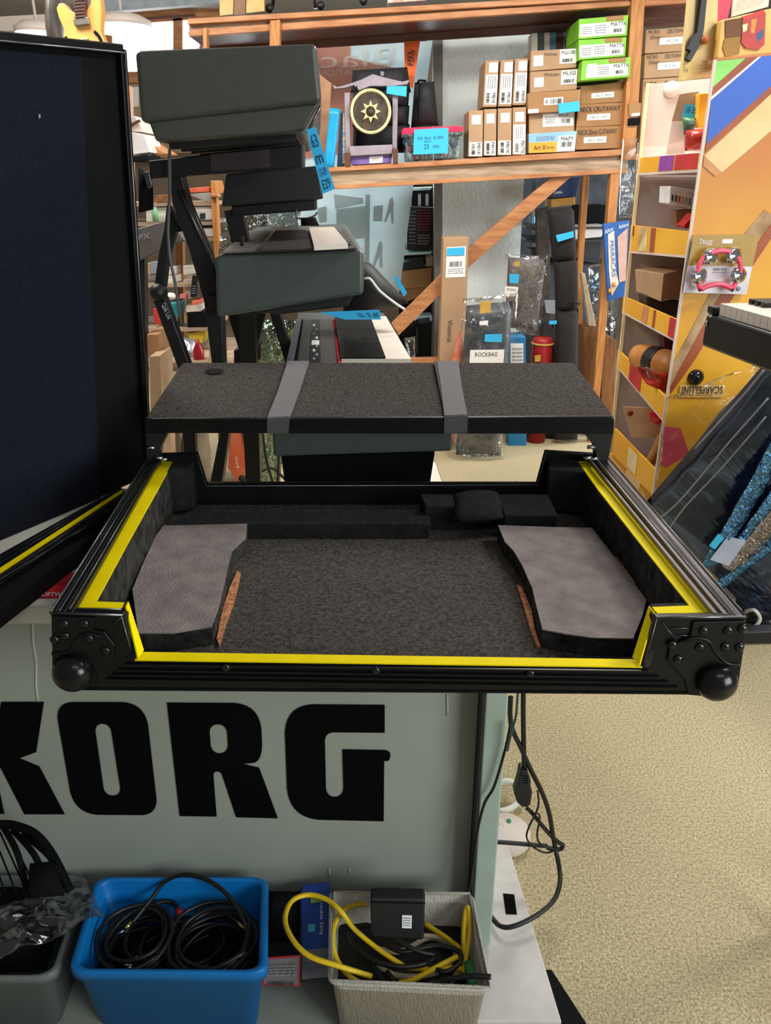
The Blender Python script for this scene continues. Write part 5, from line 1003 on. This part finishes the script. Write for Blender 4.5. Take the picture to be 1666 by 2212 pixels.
# ================================================================ cables and plug right of cabinet
CD = 1.32
def cp(pts, d=CD): return [P(1020 + x*.2532, 1480 + y*.2532, d) for x, y in pts]
pc = T('power_cable', 'black power cable with inline socket hanging beside the cabinet', 'cable', P(1133, 1746, CD))
tube('upper_cord', cp([(440, -60), (437, 200), (440, 450), (445, 735)]), .0052, m_bcab, pc, 5, 8)
sk = fb('connector', [(1020 + x*.2532, 1480 + y*.2532) for x, y in [(410, 735), (480, 735), (482, 800), (508, 830), (500, 870), (517, 930), (500, 1030), (470, 1050), (425, 1045), (385, 1010), (360, 930), (385, 860), (400, 800)]], CD - .015, .03, m_black, pc, .006)
for y in (780, 800, 820, 838): tube('grip_rib', cp([(398, y), (440, y + 6), (488, y)], CD - .016), .0022, m_black, sk, 3, 6)
tube('lower_cord', cp([(470, 1050), (520, 1100), (600, 1200), (680, 1290), (745, 1345), (775, 1365), (760, 1395), (700, 1400), (640, 1385)]), .0048, m_bcab, pc, 5, 8)
tube('flat_cord', cp([(640, 1372), (560, 1366), (400, 1352), (235, 1340), (100, 1335)]) , .0048, m_bcab, pc, 4, 8)
lc = tag(tube('black_cable', cp([(330, 100), (325, 250), (345, 380), (420, 540), (500, 720), (590, 900), (655, 1080), (690, 1280), (712, 1400)]) + [G(1020 + x*.2532, 1480 + y*.2532, z) for x, y, z in [(745, 1560, .11), (748, 1700, .1), (700, 1830, .09), (600, 1930, .085), (450, 2020, .08), (320, 2065, .075), (240, 2055, .07), (195, 2015, .066), (150, 1960, .066)]], .0052, m_bcab, None, 6, 8), 'black cable making a wide loop from case to white board', 'cable')
tag(tube('thin_wire', [P(1020 + x*.2532, 1480 + y*.2532, 1.12) for x, y in [(330, 330)]] + [P(1020 + x*.2532, 1480 + y*.2532, 1.125) for x, y in [(280, 560), (190, 860), (110, 1000), (60, 1180), (30, 1350), (10, 1500), (-10, 1680), (-30, 1760), (-45, 1850)]], .0026, m_bcab, None, 6, 6), 'thin black wire running down over the cabinet edge to the basket', 'wire')
tag(tube('green_wire', cp([(400, -60), (385, 150), (375, 260), (350, 360), (332, 420), (300, 560)], CD - .02), .0026, mat('wire_teal', '#2c4a44', .5), None, 5, 6), 'thin dark green wire under the right case edge', 'wire')
tag(tube('thin_wire', cp([(560, 900), (568, 1010), (545, 1090), (490, 1200), (465, 1290), (500, 1360), (570, 1410), (640, 1430), (700, 1400), (590, 1360), (555, 1290), (570, 1180), (575, 1110), (545, 1090)], CD - .01), .0022, m_bcab, None, 6, 6), 'thin tangled black wire hanging below the power socket', 'wire')
pw = T('power_hub', 'round white power hub on the carpet behind the board', 'power hub', G(1092, 1815, 0))
c = G(1093, 1815, 0); lathe('body', c, (0, 0, 1), [(.056, 0), (.06, .01), (.058, .03), (.05, .04), (.001, .041)], m_wht, pw, 28); lathe('switch', c + V((-.02, .012, .04)), (0, 0, 1), [(.014, 0), (.014, .012), (.001, .013)], m_wht, pw, 16); ball('indicator', c + V((.008, .02, .042)), .006, mat('led_green', '#3d8f7a', .3), pw)
tag(tube('white_flex', [G(1060, 1720, .02), G(1082, 1690, .05), G(1112, 1692, .05), G(1125, 1720, .03), G(1110, 1742, .02), G(1082, 1752, .015), G(1060, 1745, .012)], .008, m_wcab, None, 6, 8), 'thick white flex curling on carpet behind the cabinet corner', 'cable')

# ================================================================ bins on the floor
def rbin(parent, rim, zr, zb, m, r=.1, scl=.86, rimh=.02, wall=.05, flare=1.0, nm='tub_body'):
    q = [G(x, y, zr) for x, y in rim]; c = sum(q, V())/4; lp = rrect(0, 0, 1, 1, r, 5)
    def ring(s, z): return [V((c.x + (bil(q, a, b).x - c.x)*s, c.y + (bil(q, a, b).y - c.y)*s, z)) for a, b in lp]
    rs = [ring(scl, zb), ring(.95, zr - rimh - .001), ring(1.0, zr - rimh), ring(1.0, zr - .003), ring(.985, zr), ring(1 - wall, zr), ring(1 - wall - .015, zr - .006), ring(scl - .03, zb + .006)]
    n = len(lp); vs = [p for r_ in rs for p in r_]; fs = [list(range(n))[::-1]]
    for k in range(len(rs) - 1):
        for i in range(n): fs.append([k*n + i, k*n + (i + 1) % n, (k + 1)*n + (i + 1) % n, (k + 1)*n + i])
    fs.append([(len(rs) - 1)*n + i for i in range(n)])
    o = M(nm, vs, fs, m, parent); o.data.polygons.foreach_set('use_smooth', [len(p.vertices) < 5 for p in o.data.polygons]); return o, c
ZB = .07
b1 = T('blue_storage_bin', 'blue plastic bin full of black cables in front of the cabinet', 'bin', G(360, 2180, ZB))
o, bc1 = rbin(b1, [(207, 1893), (580, 1893), (577, 2103), (146, 2100)], .235, ZB, m_bin, .09, .84, .022, .07)
def coil(label, c, r, turns, rad, z, m, seed, sq=.7, name='cable_coil', grp='coiled cables in the blue bin'):
    rr = random.Random(seed); pts = []
    for i in range(turns*10):
        a = 2*math.pi*i/10; k = r*(1 + .14*math.sin(i*.37 + seed)) + rr.uniform(-.004, .004)
        pts.append(V((c.x + k*math.cos(a), c.y + k*sq*math.sin(a), z + .008*math.sin(a*1.3 + seed) + i*.0007 + .02*math.sin(a + seed)*.4)))
    return tag(tube(name, pts, rad, m, None, 3, 6), label, 'cable', grp)
coil('coiled black cable at the left of the blue bin', bc1 + V((-.075, -.005, 0)), .06, 9, .0042, .15, m_bcab, 1, 1.1)
coil('coiled black cable at the right of the blue bin', bc1 + V((.07, -.01, 0)), .075, 10, .0042, .145, m_bcab, 2, .95)
coil('coiled black cable deep in the middle of the blue bin', bc1 + V((0, .01, 0)), .08, 8, .0042, .115, m_bcab, 3, .8)
tag(hb('dark_cable_mass', [(232, 1950), (560, 1950), (548, 2085), (190, 2085)], .105, .02, m_blk2), 'dark mass of cables filling the bottom of the blue bin', 'cables')
coil('coiled black cable at the bottom of the blue bin', bc1 + V((.02, -.005, 0)), .1, 8, .0045, .09, m_bcab, 4, .7)
def bz(x, y, z): return G(x*.3721, 1740 + y*.3721, z)
jc = T('jack_cable', 'black jack cable arching over the back rim of the blue bin', 'cable', bz(1050, 700, .12), 'coiled cables in the blue bin')
tube('cord', [bz(720, 740, .19), bz(800, 640, .2), bz(880, 540, .215), bz(960, 440, .235), bz(1080, 400, .25), bz(1220, 440, .25), bz(1340, 540, .235), bz(1420, 680, .22), bz(1440, 800, .2), bz(1390, 930, .17)], .0042, m_bcab, jc, 6, 8)
tube('gold_plug', [bz(768, 672, .2), bz(728, 715, .2)], .0042, mat('brass', '#d8bf7a', .25, 1), jc, 1, 8); tube('plug_tip', [bz(722, 722, .2), bz(680, 752, .195)], .0025, m_steel, jc, 1, 8)
j2 = T('jack_cable', 'black jack cable with gold plug at the right of the blue bin', 'cable', bz(1250, 700, .12), 'coiled cables in the blue bin')
tube('cord', [bz(1140, 640, .17), bz(1180, 570, .185), bz(1240, 580, .19), bz(1300, 620, .19), bz(1368, 668, .19)], .0042, m_bcab, j2, 5, 8); tube('gold_plug', [bz(1368, 668, .19), bz(1428, 718, .19)], .0042, mat('brass', '#d8bf7a', .25, 1), j2, 1, 8)
j3 = T('xlr_cable', 'black cable with silver connectors and red band in the blue bin', 'cable', bz(800, 900, .12), 'coiled cables in the blue bin')
tube('cord', [bz(1040, 620, .18), bz(1000, 560, .185), bz(900, 570, .19), bz(800, 640, .185), bz(740, 740, .18), bz(730, 840, .175), bz(790, 920, .17)], .0045, m_bcab, j3, 5, 8)
ball('red_band', bz(1040, 615, .182), .008, mat('band_red', '#c02d2a', .4), j3); 
for x, y in ((735, 925), (795, 895), (755, 942)): ball('connector', bz(x, y, .175), .007, m_steel, j3)
# grey basket
b2 = T('woven_basket', 'grey plastic basket of yellow and black cables beside the cabinet corner', 'basket', G(880, 2190, ZB))
o, bc2 = rbin(b2, [(711, 1920), (1022, 1927), (1064, 2140), (708, 2124)], .225, .07, m_bask, .07, .86, .006, .03, nm='basket_body')
tube('rim_bead', [G(711 + 8, 1924, .226), G(1015, 1930, .226), G(1058, 2132, .226), G(716, 2118, .226)], .003, m_bask, b2, 1, 6, True)
for i in range(0):
    x = 722 + i*23; a = G(x, 2136 + i*.9, .21); bq = V((a.x*.96 + bc2.x*.04, a.y + .026, .06)); tube('weave_rib', [a, bq], .0016, m_bask, b2, 1, 5)
fb('handle_slot', [(1033, 2000), (1038, 1998), (1048, 2090), (1043, 2096)], 1.14, .002, m_blk2, b2) if False else None
def yc(label, pts, z, r=.0048, m=m_ycab, nm='yellow_cable', grp='yellow cables'):
    return tag(tube(nm, [G(560 + x*.4322, 1840 + y*.4322, zz if zz else z) for x, y, zz in [(p + (None,))[:3] for p in pts]], r, m, None, 6, 8), label, 'cable', grp)
yc('yellow cable looping out of the basket to the left', [(560, 622, .2), (400, 572, .232), (250, 520, .245), (165, 435, .25), (130, 335, .25), (165, 245, .245), (250, 215, .24), (340, 240, .24), (410, 300, .235), (480, 390, .2), (600, 490, .18), (720, 570, .17)], .24)
yc('yellow cable arching behind the black adapter', [(560, 255, .19), (450, 275, .2), (388, 340, .21), (366, 440, .21), (390, 540, .2), (450, 620, .19), (525, 665, .18)], .2)
yc('yellow cable bundle standing at the right basket wall', [(1030, 540, .17), (1022, 430, .2), (1032, 300, .215), (1046, 285, .22), (1050, 400, .2), (1035, 520, .18), (1018, 605, .17)], .2)
yc('yellow cable crossing the basket toward the right', [(700, 655, .16), (770, 640, .17), (900, 570, .18), (990, 525, .18)], .17)
yc('yellow cable low behind the adapter', [(830, 360, .16), (950, 440, .17), (1035, 510, .17)], .17)
yc('yellow cable end lying at the basket front', [(740, 580, .16), (860, 585, .17), (1010, 580, .175)], .17)
for i, (pts, lab) in enumerate((([(460, 380, .18), (560, 370, .19), (680, 440, .19), (800, 500, .18), (880, 520, .17), (830, 560, .175), (700, 575, .18), (560, 540, .18), (470, 460, .18), (450, 400, .18)], 'black cable loop left of the adapter in the basket'),
     ([(640, 600, .17), (720, 680, .19), (860, 665, .2), (960, 635, .215), (1060, 620, .228), (1160, 625, .232)], 'black cable hanging over the right basket rim'),
     ([(830, 540, .175), (920, 600, .18), (1000, 560, .18), (1000, 500, .18), (900, 470, .18), (820, 480, .18), (720, 500, .18), (640, 470, .18)], 'black cable coil in the middle of the basket'),
     ([(570, 560, .17), (620, 640, .175), (700, 690, .18), (800, 680, .18), (880, 650, .18)], 'black cable at the front of the basket'))):
    yc(lab, pts, .18, .0046, m_bcab, 'black_cable', 'black cables in basket')
for i, (pts, lab) in enumerate((([(580, 480, .15), (700, 500, .155), (860, 430, .155), (980, 500, .155), (900, 600, .155), (700, 620, .155), (580, 560, .155)], 'beige cable loop under the black ones'), ([(820, 420, .16), (900, 430, .16), (980, 480, .16), (1010, 560, .16), (960, 650, .16)], 'beige cable at the right of the basket'))):
    yc(lab, pts, .15, .0048, mat('beige_cable', '#b3a88c', .5), 'beige_cable', 'beige cables in basket')
tag(hb('basket_filling', [(735, 1975), (1010, 1975), (1040, 2120), (730, 2110)], .145, .07, mat('dark_clutter', '#191715', .8)), 'dark jumble of adapters at the bottom of the basket', 'adapters')
ad = T('power_adapter', 'black box adapter with white label sticking up in the basket', 'adapter', G(860, 2030, .15))
q = [P(800, 1942, 1.06), P(919, 1944, 1.06), P(916, 2032, 1.03), P(802, 2026, 1.03)]; prism('housing', q, (0, .022, .006), m_black, ad, .004); patch('label', sub(q, .58, .38, .76, .7), m_white, ad); lines(sub(q, .6, .42, .74, .66), m_inkg, ad, 4, .003); q3 = [P(803, 1924, 1.10), P(917, 1930, 1.10), P(918, 1942, 1.06), P(801, 1940, 1.06)]
patch('lid_line', sub(q, .0, .06, 1, .09), m_blk2, ad); ball('button', P(830, 1930, 1.085), .006, m_white, ad)
gp = tag(tube('green_plug', [G(1013, 2080, .2), G(1020, 2130, .2)], .009, mat('plug_green', '#1d6b3c', .5), None, 1, 10), 'green plug at the front right corner of the basket', 'plug')
# boxes between bins
carton('small box with red rim and grey printed front between the bins', [(569, 2068), (650, 2062), (648, 2130), (566, 2126)], 1.0, .03, m_blk2, [(.0, .0, 1, 1, 'c', mat('red_rim_card', '#a83034', .5)), (.05, .06, .95, .94, 'c', mat('grey_print', '#77747a', .6)), (.12, .2, .9, .6, 'l'), (.2, .78, .85, .9, 'b')], name='printed_box', group='boxes between the bins')
BLQ = [P(650, 1936, 1.135), P(712, 1930, 1.135), P(712, 2110, 1.02), P(652, 2116, 1.02)]
carton('tall dark blue box with star print left of the basket', [(648, 1936), (712, 1928), (712, 2112), (650, 2118)], None, .03, mat('box_royal', '#1c47a0', .5), [(.02, .66, .98, 1, 'c', mat('grey_print2', '#8a8d9c', .6)), (.35, .02, .7, .1, 'c', mat('star_lime', '#9ab848', .5)), (.25, .36, .5, .45, 'c', mat('star_cyan', '#58b0d8', .5)), (.66, .08, .8, .5, 'v', 'Double 250g', m_white), (.1, .7, .95, .95, 'l')], name='blue_box', group='boxes between the bins')
tag(pillow('black_adapters', [P(578, 1925, 1.15), P(648, 1925, 1.15), P(648, 2070, 1.07), P(574, 2070, 1.07)], .05, m_blk2, None, 8, 10, .012, 25, pw=.3), 'heap of black adapters behind the small printed box', 'adapters')
# clear bin left
b3 = T('clear_storage_bin', 'clear plastic bin at the lower left corner', 'bin', G(60, 2180, ZB))
o, bc3 = rbin(b3, [(-190, 1890), (196, 1888), (118, 2112), (-300, 2112)], .22, ZB, m_clearbin, .1, .88, .018, .05)
o.data.materials[0] = mat('cloudy_plastic', '#aab4b6', .4, var=.05, trans=.7)
tag(pillow('dark_bag', [G(-170, 1930, .16), G(150, 1930, .16), G(100, 2095, .15), G(-250, 2095, .15)], .1, m_blk2, None, 12, 12, .012, 14, pw=.3), 'black goods packed inside the clear bin', 'bag')
tag(sheet('plastic_bag', [G(-60, 1975, .24), G(150, 1925, .245), G(222, 1985, .25), G(-20, 2080, .21)], m_filmw, None, 22, 18, .03, 16, 21), 'crumpled clear bag spilling over the rim of the clear bin', 'plastic bag')
tag(sheet('plastic_bag', [G(100, 1920, .26), G(185, 1905, .27), G(226, 1985, .26), G(110, 1990, .25)], m_filmw, None, 14, 14, .015, 20, 25), 'folded clear bag mouth reaching over the blue bin rim', 'plastic bag')
mh = T('mesh_basket', 'black wire mesh strainer shape standing in the clear bin', 'mesh', G(20, 1950, .2))
top = P(20, 1785, 1.13)
for k, (x, y) in enumerate(((-120, 1930), (-60, 1935), (0, 1938), (60, 1935), (110, 1930), (152, 1925))):
    e_ = P(x, y, 1.02); t0 = P(-60 + k*22, 1784 - (0 if k < 4 else -(k - 3)*10), 1.13); tube('strand', [t0, (t0 + e_)/2 + V((.02 if k > 2 else -.01, -.02, .035)), e_], .0055, m_blk2, mh, 6, 6)
tube('rim', [P(-90, 1788, 1.13), P(0, 1781, 1.13), P(40, 1786, 1.12), P(80, 1805, 1.1), P(115, 1850, 1.07), P(150, 1922, 1.02)], .008, m_blk2, mh, 6, 8)
for k in range(7): tube('mesh_wire', [P(-90 + k*18, 1790 + k*1.5, 1.125), P(-60 + k*24, 1930, 1.02)], .0016, m_blk2, mh, 1, 5)
pillow('hook_pad', [P(64, 1865, 1.04), P(120, 1860, 1.04), P(140, 1935, 1.0), P(60, 1940, 1.0)], .04, m_blk2, mh, 8, 8, .004, 20)

# ================================================================ cluttered rack behind the keyboards on the left
RD = 3.8
rk2 = T('storage_rack', 'pine storage rack crowded with papers behind the keyboard stand', 'rack', P(400, 900, RD))
fb('post', [(455, 424), (468, 424), (476, 556), (478, 790), (486, 1010), (474, 1010), (464, 790), (463, 556)], RD - .02, .05, m_woodv, rk2, .003); fb('post_cap', [(453, 418), (470, 418), (472, 426), (454, 426)], RD - .04, .07, m_wood, rk2, .003); fb('upper_arm', [(455, 390), (462, 390), (470, 418), (456, 418)], RD - .02, .2, m_woodv, rk2, .003)
fb('post', [(376, 380), (392, 380), (398, 700), (400, 1000), (386, 1000), (384, 700)], RD + .12, .05, m_woodv, rk2, .003)
fb('post', [(268, 185), (281, 185), (300, 1000), (288, 1000)], RD + .3, .05, m_woodv, rk2, .003)
fb('board', [(230, 794), (492, 791), (492, 800), (230, 804)], RD - .36, .7, m_woodp, rk2)
for y in (437, 479, 513, 612, 708): fb('board', [(230, y + 2), (462, y), (462, y + 7), (230, y + 10)], RD - .01, .38, m_woodp, rk2)
rc = lambda name, label, px, m, d=RD, dep=.12, cat_=None, bev=.003: tag(fb(name, px, d, dep, m, None, bev), label, cat_ or name.replace('_', ' ').split()[-1], 'goods on the storage rack')
m_pap = mat('paper', '#e9e5da', .7, scale=6, col2='#cfcabd', stretch=(1, 1, 12))
rc('orange_box', 'flat orange and grey box at the top of the storage rack', [(402, 407), (453, 403), (453, 415), (402, 417)], mat('box_coral', '#e2674a', .5))
rc('grey_folder', 'grey folder propped under the orange box', [(404, 420), (455, 416), (456, 438), (440, 434)], mat('folder_grey', '#9c9a98', .6), RD, .05)
rc('paper_stack', 'white paper stack left of the pine post', [(407, 447), (457, 446), (458, 459), (411, 459)], m_pap)
rc('white_box', 'white box with black square print on the rack', [(416, 459), (458, 458), (460, 475), (420, 476)], mat('box_white2', '#d6d2cc', .6)); patch('black_square', pxq([(432, 461), (444, 460), (444, 473), (432, 474)], RD), m_ink, bpy.data.objects['white_box'])
rc('navy_game_box', 'dark violet box below the white box', [(421, 477), (460, 475), (461, 491), (425, 492)], mat('box_violet', '#2a2740', .5)); rc('white_carton', 'flat white carton beneath the dark violet box', [(428, 493), (461, 492), (462, 511), (435, 512)], m_plinth, cat_='box')
rc('woven_tray', 'small brown wicker tray on the rack', [(332, 422), (360, 420), (362, 437), (330, 437)], mat('wicker', '#9c6a3a', .7, scale=60, col2='#5c3a1e')); rc('red_book', 'red and cream book under the wicker tray', [(330, 438), (368, 438), (368, 446), (328, 447)], mat('book_redc', '#c23a32', .5, scale=5, col2='#e6cf9a'))
rc('paper_stack', 'large white paper stack left of the stand legs', [(315, 448), (372, 447), (371, 478), (316, 480)], m_pap)
tag(lathe('green_bottle', P(337, 478, RD - .03), (0, 0, 1), [(.014, 0), (.015, .04), (.01, .05), (.009, .06)], mat('bottle_green', '#86c29a', .3)), 'small pale green bottle before the paper stack', 'bottle', 'goods on the storage rack')
kp = T('grey_keyboard', 'grey keyboard body lying behind the stand legs', 'keyboard', P(340, 560, 3.3)); fb('body', [(296, 494), (366, 474), (400, 520), (372, 530), (296, 566)], 3.3, .1, mat('kb_warmgrey', '#5d5654', .5), kp, .004); fb('leg', [(300, 556), (312, 552), (318, 1150), (306, 1150)], 3.32, .05, m_black, kp); text('PX', pxq([(300, 507), (324, 502), (324, 514), (300, 520)], 3.298), m_inkg, kp)
rc('papers', 'crumpled white papers on the lower rack board, left', [(350, 578), (377, 577), (378, 594), (352, 595)], m_pap); rc('papers', 'white papers on the lower rack board, right of the post', [(395, 575), (418, 574), (420, 592), (396, 595)], m_pap); rc('papers', 'thick white papers below the crumpled ones', [(350, 596), (378, 595), (380, 612), (351, 613)], m_pap)
rc('cardboard_carton', 'brown carton at the left of the lower rack board', [(302, 570), (324, 569), (325, 594), (304, 594)], m_card, cat_='box'); rc('grey_pad', 'grey pad next to the brown carton', [(324, 566), (338, 565), (337, 592), (325, 592)], m_inkg)
tag(ball('white_bowl', P(368, 640, RD - .05), .028, m_pap, None, (0, 0, 1), .6), 'white rounded bowl on the rack', 'bowl', 'goods on the storage rack')
rc('teal_box', 'teal and white tissue box below the white bowl', [(358, 655), (388, 653), (387, 684), (362, 686)], mat('teal_card', '#2f98a8', .5, scale=8, col2='#6cb8c0')); rc('pink_card', 'pink card pinned near the post', [(388, 636), (403, 633), (403, 644), (388, 646)], mat('card_pink', '#d87878', .6), RD - .02, .02)
rc('beige_envelope', 'beige envelope beside the calculator', [(395, 605), (414, 603), (411, 646), (404, 646)], mat('envelope', '#b8a698', .7), RD, .03); cl = T('calculator', 'black calculator with grey keys on the rack', 'calculator', P(418, 642, RD - .04), 'goods on the storage rack'); fb('body', [(415, 595), (427, 595), (424, 642), (411, 642)], RD - .04, .02, m_black, cl, .003); lines(pxq([(417, 616), (424, 616), (422, 636), (414, 636)], RD - .041), m_inkg, cl, 4, .003, 'buttons')
rc('white_packet', 'white packet with coral top on the rack', [(402, 660), (432, 658), (434, 673), (402, 675)], m_wht); rc('coral_lid', 'small coral coloured lid on the white packet', [(414, 650), (428, 649), (429, 659), (413, 660)], mat('coral', '#ee7a5e', .5)); rc('black_carton', 'black carton on the bottom rack board', [(404, 676), (442, 674), (446, 706), (405, 707)], m_blk2, cat_='box')
rc('yellow_box', 'yellow and white box under the bottom rack board', [(404, 720), (442, 715), (438, 742), (410, 738)], mat('box_yellow', '#c9ad28', .5)); rc('red_pack', 'red and cream pack left of the stand tube', [(330, 668), (344, 664), (348, 700), (334, 702)], mat('pack_redc', '#c23c34', .5))
m_foil = mat('silver_foil', '#b8bcc8', .25, .7, var=.25, scale=20, bump=1, bscale=40)
for qd, lab in (([(342, 735), (384, 740), (388, 792), (346, 796)], 'crumpled silver foil bag left of the stand tube'), ([(394, 728), (430, 735), (432, 782), (398, 785)], 'crumpled silver foil bag right of the stand tube')): tag(pillow('foil_bag', pxq(qd, RD - .1), .12, m_foil, None, 12, 12, .02, 22), lab, 'bag', 'foil bags')
tag(lathe('red_bottle', V((P(431, 786, RD - .2).x, RD - .2, P(431, 786, RD - .2).z)), (0, 0, 1), [(.024, 0), (.026, .06), (.012, .09), (.009, .11)], mat('bottle_red', '#a01828', .3)), 'dark red bottle among the foil bags', 'bottle')
tag(fb('white_bracket', [(452, 735), (462, 735), (463, 768), (470, 780), (470, 790), (448, 790), (452, 770)], RD - .3, .03, mat('bracket_cream', '#d8cc9a', .5)), 'cream plastic bracket beside the stand leg', 'bracket')
rc('brown_box', 'upright brown box behind the case cover edge', [(317, 722), (341, 722), (343, 772), (320, 772)], m_card2, 3.3, .2); rc('brown_box', 'tall pale brown box on the floor behind the case cover', [(322, 770), (346, 768), (362, 1175), (334, 1175)], mat('crate_pale', '#b89878', .7), 3.2, .2)
wk = T('white_keyboard', 'white keyboard end leaning above the rack beside the window', 'keyboard', P(300, 335, 3.5)); fb('slab', [(272, 283), (312, 290), (326, 330), (280, 336)], 3.5, .2, m_plinth, wk, .004); fb('top_slab', [(270, 256), (292, 250), (312, 286), (276, 284)], 3.55, .2, m_wht, wk, .004); fb('black_strip', [(276, 270), (300, 258), (302, 262), (278, 278)], 3.54, .02, m_woodd, wk)
rc('black_folder', 'black folder under the leaning white keyboard', [(276, 338), (318, 334), (318, 348), (282, 350)], m_blk2, 3.4, .2); rc('brown_board', 'brown board edge right of the white keyboard', [(318, 305), (360, 332), (330, 338), (322, 330)], m_wood, 3.6, .2)
for A, B, lab in (((545, 560), (610, 460), 'crumpled clear plastic wrap behind the middle keyboard'), ((480, 590), (540, 470), 'crumpled clear plastic beside the black stand leg')):
    tag(sheet('plastic_wrap', pxq([(A[0], B[1]), (B[0] + 40, B[1] - 5), (B[0] + 30, A[1]), (A[0] - 10, A[1] + 10)], 3.5), m_wrap, None, 14, 14, .05, 10, A[0]), lab, 'plastic wrap')
tag(sheet('plastic_wrap', pxq([(555, 690), (640, 690), (598, 1120), (570, 1120)], 3.4), film('green_film', '#eaffea', .2, .15, 20, .9, '#8fa08f'), None, 14, 14, .05, 10, 31), 'greenish clear plastic under the middle keyboard', 'plastic wrap')
# seen under the shelf of the case
og = T('guitar_carton', 'orange printed guitar carton standing under the keyboards', 'box', P(520, 1045, 3.9)); mog = mat('carton_orange', '#d65a36', .5, scale=5, col2='#e08a62')
fb('carton', [(498, 925), (540, 925), (562, 960), (548, 1040), (520, 1052), (492, 1010)], 3.9, .15, mog, og, .003); text('Gang', pxq([(513, 985), (519, 1010), (511, 1012), (505, 988)], 3.895), m_white, og); lathe('seal', P(524, 1034, 3.895), (0, -1, 0), [(.02, 0), (.02, .002)], m_ink, og); fb('black_stripe', [(520, 925), (527, 925), (534, 965), (530, 968)], 3.894, .003, m_ink, og)
tag(hb('pine_board', [(565, 992), (622, 988), (640, 1080), (550, 1080)], .03, .03, mat('board_pale', '#c9a878', .6)), 'pale pine board lying on the carpet under the keyboards', 'board')
tag(fb('beige_carton', [(366, 925), (388, 925), (394, 1010), (370, 1006)], 3.6, .2, mat('beige_shade', '#8d7c6a', .8)), 'beige carton standing behind the left case hinge', 'box'); bt = tag(pillow('beige_sack', pxq([(388, 925), (450, 925), (458, 1040), (396, 1040)], 3.7), .25, mat('sack_beige', '#8a7a66', .9, scale=12, col2='#6f6150'), None, 10, 12, .02, 8, pw=.3), 'beige sack beside the black stand leg', 'sack')
for i, pts in enumerate(([(568, 935), (575, 990), (590, 1045)], [(592, 935), (602, 980), (600, 1045)], [(520, 1035), (560, 1020), (590, 1012), (620, 1040)])): tag(tube('floor_cable', [P(x, y, 3.2) for x, y in pts], .006, m_bcab, None, 5, 6), 'thin black cable hanging under the keyboards, %s' % ('left', 'right', 'curling low')[i], 'cable', 'cables under the keyboards')
